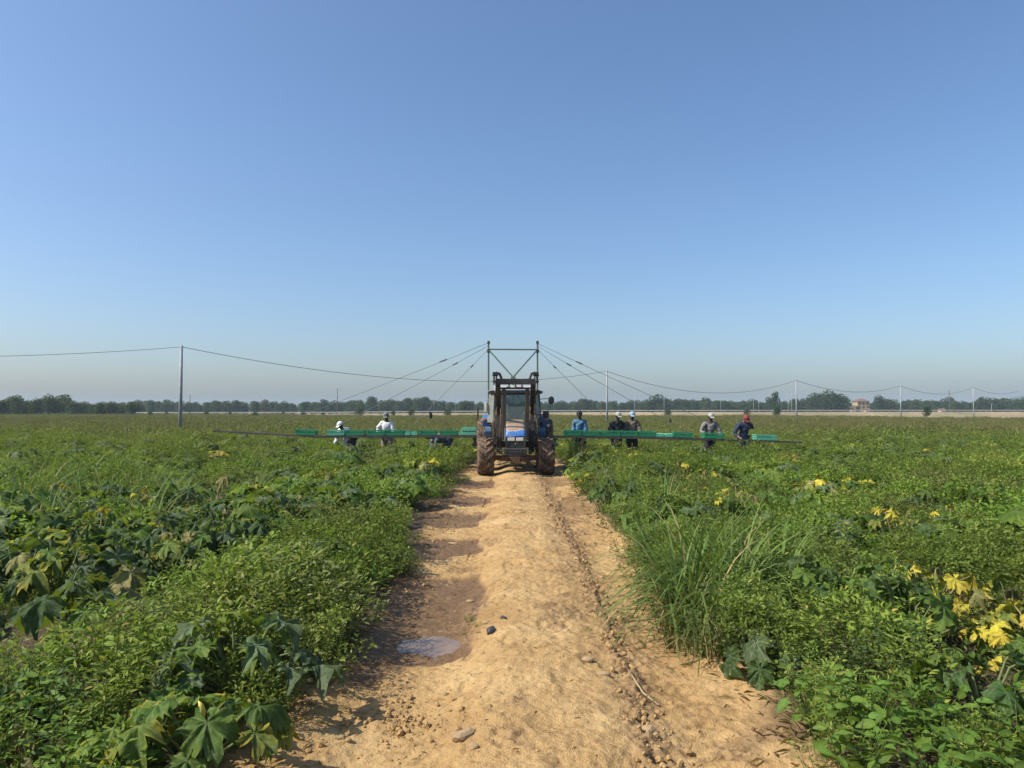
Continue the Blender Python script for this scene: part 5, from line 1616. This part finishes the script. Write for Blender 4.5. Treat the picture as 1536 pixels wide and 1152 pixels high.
person(at(1064, PY), PY, 'person in grey vest, pale cap and black trousers behind the single right crate', yaw=180, lean=14, hip=.86, hands=((-.3, .28, .8), (.25, .38, 1.0)), shirt='grey_cloth', trousers='black_cloth', cap='pale_cap', head_pitch=15)
person(at(1114, PY), PY, 'person in navy jacket and red cap looking down with a raised hand', yaw=182, lean=20, hip=.86, hands=((-.12, .32, 1.32), (.24, .25, .85)), skin='skin_light', shirt='navy_cloth', trousers='navy_cloth', cap='red_cloth', head_pitch=38)

# ------------------------------------------------------------------ poles and wires
def upole(px, Y, topy, r, label, group, name='utility_pole', mat='grey_pole', arm=False):
    h = zat(topy, Y); x = at(px, Y)
    root = thing(name, label, 'pole', (x, Y, 0), group)
    m_ = MB(); m_.mat(mat); m_.tube([(0, 0, 0), (0, 0, h)], [r * 1.15, r * .8], 10); m_.build('shaft', root)
    m_ = MB(); m_.mat('dark_pole'); m_.tube([(0, 0, h - .12), (.06, 0, h - .12)], .03, 6); m_.tube([(.06, 0, h - .16), (.06, 0, h - .06)], .03, 6)
    if arm: m_.bar((-.7, 0, h - .25), (.7, 0, h - .25), .08)
    m_.build('insulator', root)
    return (x, Y, h - .08)


UG = 'utility poles crossing the field'
tops = [upole(271, 41, 518, .095, 'tall grey utility pole standing alone left of the tractor', UG), upole(910.5, 66, 555.5, .085, 'pale utility pole just right of the tractor', UG),
        upole(1194.5, 86, 569.5, .085, 'pale utility pole beyond the red capped worker', UG), upole(1351, 107, 578, .085, 'pale utility pole right of the far house', UG), upole(1460, 128, 580.5, .085, 'darker utility pole nearest the right picture edge', UG)]
m_ = MB(); m_.mat('cable')
prev0 = (tops[0][0] - 27.6, 16.0, 5.3)
chain = [prev0] + tops + [(tops[-1][0] + 22, 148, 5.6)]
for k, (a, b_) in enumerate(zip(chain[:-1], chain[1:])):
    sag = (1.35, 1.42, 1.75, 1.15, 1.2, .8)[k]
    pts = []
    for i in range(25):
        t = i / 24; pts.append((a[0] + (b_[0] - a[0]) * t, a[1] + (b_[1] - a[1]) * t, a[2] + (b_[2] - a[2]) * t - 4 * sag * t * (1 - t)))
    m_.tube(pts, .012 + .004 * k, 4, False)
o = m_.build('overhead_wire'); tag(o, 'single sagging wire strung between the utility poles across the field', 'wire')
FP = 'thin far poles along the distant road'
for (px, topy, Y, r) in ((285, 592.5, 190, .10), (506, 582.5, 270, .14), (651, 580, 300, .08), (683, 586, 300, .08), (952, 592, 260, .09), (996, 594, 260, .08), (1130, 598, 260, .07), (1138, 598, 260, .07), (1182, 588, 260, .10), (1187, 586, 262, .10), (1424, 585, 250, .14), (1487, 606, 240, .09), (1081, 597, 262, .07)):
    if px in (506, 1424, 285):
        upole(px, Y, topy, r, {506: 'dark pole rising above the tree line left of the workers', 1424: 'thin far pole second from the right picture edge', 285: 'short dark pole right beside the tall grey utility pole'}[px], None, 'utility_pole', 'dark_pole')
    else:
        h = zat(topy, Y); m_ = MB(); m_.mat('grey_pole'); m_.tube([(0, 0, 0), (0, 0, h)], [r, r * .7], 6); m_.tube([(0, 0, h), (.6, 0, h + .1)], r * .5, 5)
        o = m_.build('lamp_post'); o.location = (at(px, Y), Y, 0); tag(o, 'thin pale lamp post standing far off by the distant road', 'lamp post', FP)

# ------------------------------------------------------------------ road, embankment, guard rail
m_ = MB(); m_.mat('dry_grassland')
X0, X1 = -260, 420


def ry(x):  # road depth
    return 215 + 0.10 * (x + 100) if x > -100 else 215 + .02 * (x + 100)


def rz_(x):
    return float(np.interp(x, [-200, -60, 20, 420], [.35, .5, 1.05, 1.25]))


xsr = np.linspace(X0, X1, 41)
vs = []; fs = []
for x_ in xsr:
    y_, z_ = ry(x_), rz_(x_)
    vs += [(x_, y_ - 6, .006), (x_, y_ - 2.5, z_), (x_, y_ + 9, z_), (x_, y_ + 13, .006)]
for i in range(len(xsr) - 1):
    for k in range(3): fs.append((i * 4 + k, (i + 1) * 4 + k, (i + 1) * 4 + k + 1, i * 4 + k + 1))
m_.add(vs, fs); o = m_.build('road_embankment'); tag(o, 'low grassy bank carrying the far road', kind='structure')
vs = []; fs = []
m_ = MB(); m_.mat('asphalt')
for x_ in xsr:
    y_, z_ = ry(x_), rz_(x_) + .012; vs += [(x_, y_, z_), (x_, y_ + 7, z_)]
for i in range(len(xsr) - 1): fs.append((i * 2, i * 2 + 2, i * 2 + 3, i * 2 + 1))
m_.add(vs, fs); o = m_.build('road'); tag(o, 'far road running behind the field', kind='structure')
rail = thing('guard_rail', 'pale guard rail running along the far road', 'guard rail', (0, 0, 0))
m_ = MB(); m_.mat('guard_rail')
for i in range(len(xsr) - 1):
    a, b_ = xsr[i], xsr[i + 1]
    m_.bar((a, ry(a) - .6, rz_(a) + .55), (b_, ry(b_) - .6, rz_(b_) + .55), .38, .26)
m_.build('rail', rail)
m_ = MB(); m_.mat('guard_rail'); x_ = X0
while x_ < X1:
    m_.box((x_, ry(x_) - .5, rz_(x_) + .33), (.10, .10, .68)); x_ += 4.0
tag(m_.build('rail_posts', rail), kind='stuff')

# ------------------------------------------------------------------ far houses
hx, hy = at(1295, 400), 400.0
hs_ = thing('house', 'orange beige villa with hipped brown roof among the trees on the right', 'house', (hx, hy, 0))
W, D_, H = 6.6, 6.5, 6.6
m_ = MB(); m_.mat('house_wall'); m_.box((0, D_ / 2, H / 2), (W, D_, H)); m_.build('wall', hs_)
m_ = MB(); m_.mat('roof_tile'); e = .5
m_.add([(-W / 2 - e, -e, H), (W / 2 + e, -e, H), (W / 2 + e, D_ + e, H), (-W / 2 - e, D_ + e, H), (-1.2, D_ / 2, H + 1.5), (1.2, D_ / 2, H + 1.5)], [(0, 1, 5, 4), (1, 2, 5), (2, 3, 4, 5), (3, 0, 4), (3, 2, 1, 0)])
rf = m_.build('roof', hs_)
m_ = MB(); m_.mat('house_wall'); m_.box((.9, D_ / 2, H + 1.5), (.5, .5, .9)); m_.build('chimney', rf)
for fl in range(3):
    for c in range(3):
        w_ = MB(); w_.mat('shutter'); w_.box((0, 0, 0), (.95, .06, 1.35)); f_ = w_.build('window', hs_); f_.location = (-2.3 + c * 2.3, -.04, 1.3 + fl * 2.05)
        w_ = MB(); w_.mat('window_dark'); w_.box((0, -.04, 0), (.7, .04, 1.1)); w_.build('pane', f_)
m_ = MB(); m_.mat('house_wall_pale'); m_.box((-W / 2 - 1.3, 3, 2.0), (2.4, 4, 4.0)); m_.box((W / 2 + 1.0, 3, 1.2), (2.0, 4, 2.4)); m_.build('side_wing', hs_)
for (px, Y, w_, h_, lab) in ((1300, 330, 2.0, 2.0, 'small white shed at the foot of the villa'), (1412, 330, 2.2, 1.9, 'small pale hut by the road on the far right')):
    s_ = thing('shed', lab, 'shed', (at(px, Y), Y, 0)); m_ = MB(); m_.mat('house_wall_pale'); m_.box((0, 0, h_ / 2), (w_, 2.5, h_)); m_.build('wall', s_)
    m_ = MB(); m_.mat('roof_tile'); m_.prism([(-1.5, h_), (0, h_ + .6), (1.5, h_)], -w_ / 2 - .2, w_ / 2 + .2); m_.build('roof', s_)

# ------------------------------------------------------------------ trees
def crown_data(seed, h, r, nlobe, nleaf, ls, base=.12, ca=(0.020, 0.040, 0.014), cb=(0.05, 0.08, 0.025), open_=0.0):
    g2 = np.random.RandomState(seed)
    lc = []
    for k in range(nlobe):
        t = (k + .5) / nlobe; zc = h * (base + (1 - base) * (t * .82 + .06)); env = math.sin(PI * min(1, .18 + t * .80)) ** .6
        a = k * 2.4 + g2.uniform(-.5, .5); rr = r * env * g2.uniform(.2, .65)
        lc.append((math.cos(a) * rr, math.sin(a) * rr, zc, r * g2.uniform(.38, .58) * (1 - .3 * t)))
    lc = np.array(lc)
    li = g2.randint(0, nlobe, nleaf)
    d = norm(g2.normal(0, 1, (nleaf, 3))); q = g2.uniform(.45, 1.08, nleaf) ** .5
    P = lc[li, :3] + d * (lc[li, 3] * q)[:, None] * np.array([1.05, 1.05, .8])
    P[:, 2] = np.maximum(P[:, 2], .15)
    D = norm(d + g2.normal(0, .7, (nleaf, 3))); Nn = norm(d + g2.normal(0, .5, (nleaf, 3)) + np.array([0, 0, .6]))
    ln = ls * g2.uniform(.6, 1.5, nleaf)
    lobt = g2.uniform(0, 1, nlobe)[li]
    C = lerpc(ca, cb, np.clip(g2.uniform(0, .7, nleaf) + .4 * lobt, 0, 1))
    return leafbatch(P, D, Nn, ln, ln * .8, C, T_KITE, T_KITE_T)


def trunk_mesh(seed, h, r):
    g2 = random.Random(seed); m_ = MB(); m_.mat('wood_stem')
    m_.tube([(0, 0, 0), (g2.uniform(-.1, .1), g2.uniform(-.1, .1), h * .35), (g2.uniform(-.2, .2), g2.uniform(-.2, .2), h * .8)], [h * .025 + .03, h * .02 + .02, .02], 7)
    for k in range(4):
        a = k * 1.7 + g2.random(); z_ = h * (.3 + .12 * k); m_.tube([(0, 0, z_), (math.cos(a) * r * .35, math.sin(a) * r * .35, z_ + h * .12), (math.cos(a) * r * .6, math.sin(a) * r * .6, z_ + h * .26)], [.06, .045, .02], 5)
    return m_.mesh('trunk')


TV = []
for i in range(10):
    w_ = (2.6, 2.2, 3.0, 1.8, 2.4, 2.8, 2.0, 2.5, 3.2, 2.1)[i]
    col = [((0.020, 0.042, 0.014), (0.05, 0.085, 0.025)), ((0.03, 0.05, 0.018), (0.07, 0.10, 0.035)), ((0.018, 0.036, 0.016), (0.045, 0.07, 0.028))][i % 3]
    TV.append((np_mesh('crown', *crown_data(900 + i, 6.0, w_, 13, 1500, .34, .08, *col)[:2], ['leaf_tree'], crown_data(900 + i, 6.0, w_, 13, 1500, .34, .08, *col)[2]), trunk_mesh(900 + i, 6.0, w_)))


def tree(x, y, h, v, label, group=None, wide=1.0, name='tree'):
    root = thing(name, label, 'tree', (x, y, 0), group, rnd.uniform(0, 6.3))
    k = h / 6.2; root.scale = (k * wide, k * wide, k)
    link('crown', TV[v][0], root); link('trunk', TV[v][1], root)
    return root


# skyline heights read from the photograph (column, row of the tree tops)
SKY = [(-150, 600), (0, 600), (25, 592), (45, 601), (62, 596), (78, 597), (105, 596), (118, 600), (140, 604), (180, 602), (215, 600), (250, 602), (300, 602), (335, 600), (360, 600), (400, 602), (440, 603), (465, 601), (500, 601), (530, 598),
       (560, 600), (600, 599), (632, 594), (660, 600), (700, 600), (740, 602), (840, 602), (870, 597), (900, 600), (950, 600), (1000, 597), (1060, 598), (1110, 600), (1140, 600), (1163, 600), (1200, 598), (1225, 592), (1240, 588), (1262, 592), (1280, 602), (1300, 604), (1318, 600),
       (1345, 599), (1380, 598), (1420, 600), (1455, 602), (1480, 594), (1500, 596), (1536, 598), (1700, 598)]
sxp = [a for a, b_ in SKY]; syp = [b_ for a, b_ in SKY]
px = -90; k = 0
while px < 1640:
    left = px < 205
    for row in range(2):
        Y = (188 if left else 330) + rnd.uniform(-10, 10) + row * 22
        if 1275 < px < 1312 and row == 0: continue
        if 1275 < px < 1312: Y = 440
        top = float(np.interp(px, sxp, syp)) + rnd.uniform(-2.0, 4.0) + row * 0.5 - (5 if rnd.random() < .10 else 0)
        if 1275 < px < 1312: top = 603
        h = zat(top, Y)
        side = 'left of the tractor' if px < 768 else 'right of the tractor'
        tree(at(px + rnd.uniform(-4, 4), Y), Y, h, rnd.randrange(10),  # one tree of the line
            
             'bushy dark tree of the near thicket behind the field at the far left' if left else 'dark green tree in the long hazy tree line %s' % side,
             'thicket trees at the far left' if left else 'trees of the far tree line %s' % side, rnd.uniform(1.0, 1.6) * (0.9 if left else 1.0))
    px += rnd.uniform(11, 17)
    k += 1
tree(at(1163, 255), 255, zat(585, 255), 3, 'tall narrow dark tree standing apart left of the pale pole', None, .62)
tree(at(1318, 300), 300, zat(592, 300), 2, 'rounded brownish green tree right beside the villa', None, .9)
for px, top, w in ((1222, 589, 1.0), (1243, 585, 1.1), (1262, 590, .9)):
    tree(at(px, 300), 300, zat(top, 300), (0, 8, 5)[int(px) % 3], {1222: 'leftmost of the three tallest trees left of the villa', 1243: 'tallest tree in the clump left of the villa', 1262: 'rightmost of the three tallest trees left of the villa'}[px], None, w)
tree(at(1286, 372), 372, zat(608, 372), 1, 'low green tree hiding the left foot of the villa', None, .9)
tree(at(1304, 372), 372, zat(610, 372), 6, 'low green tree hiding the right foot of the villa', None, 1.0)
tree(at(698, 235), 235, zat(600, 235), 4, 'broad dark tree standing nearer just left of the tractor', None, 1.3)
tree(at(25, 185), 185, zat(591, 185), 7, 'taller open crowned tree at the far left picture edge', None, .8)
for px, Y, top in ((383, 140, 617), (540, 190, 610), (617, 190, 611), (671, 190, 611), (1001, 185, 612), (1120, 185, 611), (1165, 180, 609), (1390, 180, 608), (455, 160, 617), (485, 160, 618), (310, 170, 616), (250, 204, 617), (345, 206, 616), (425, 206, 617), (590, 208, 615), (225, 165, 615), (150, 168, 618)):
    r_ = tree(at(px, Y), Y, zat(top, Y), rnd.randrange(10), 'low dark bush standing at the far edge of the field before the road', 'bushes at the far edge of the field', 1.25, 'bush')
    r_['category'] = 'bush'
# the wood behind reads as one mass
P = []; Rr = []; Sc = []; Ix = []
for k in range(620):
    px = rnd.uniform(-160, 1700); Y = rnd.uniform(360, 480)
    if px < 215: Y = rnd.uniform(215, 290)
    top = float(np.interp(px, sxp, syp)) + rnd.uniform(0, 6)
    if 1270 < px < 1316: top = 604; Y = 480
    h = zat(top, Y) / 6.2
    P.append((at(px, Y), Y, 0)); Rr.append((0, 0, rnd.uniform(0, 6))); Sc.append((h * 1.2, h * 1.2, h)); Ix.append(rnd.randrange(5))
scatter('distant_wood', P, Rr, Sc, Ix, [bpy.data.objects.new('wood_crown', TV[i][0]) for i in range(5)], 'hazy wood standing behind the first trees on the horizon')
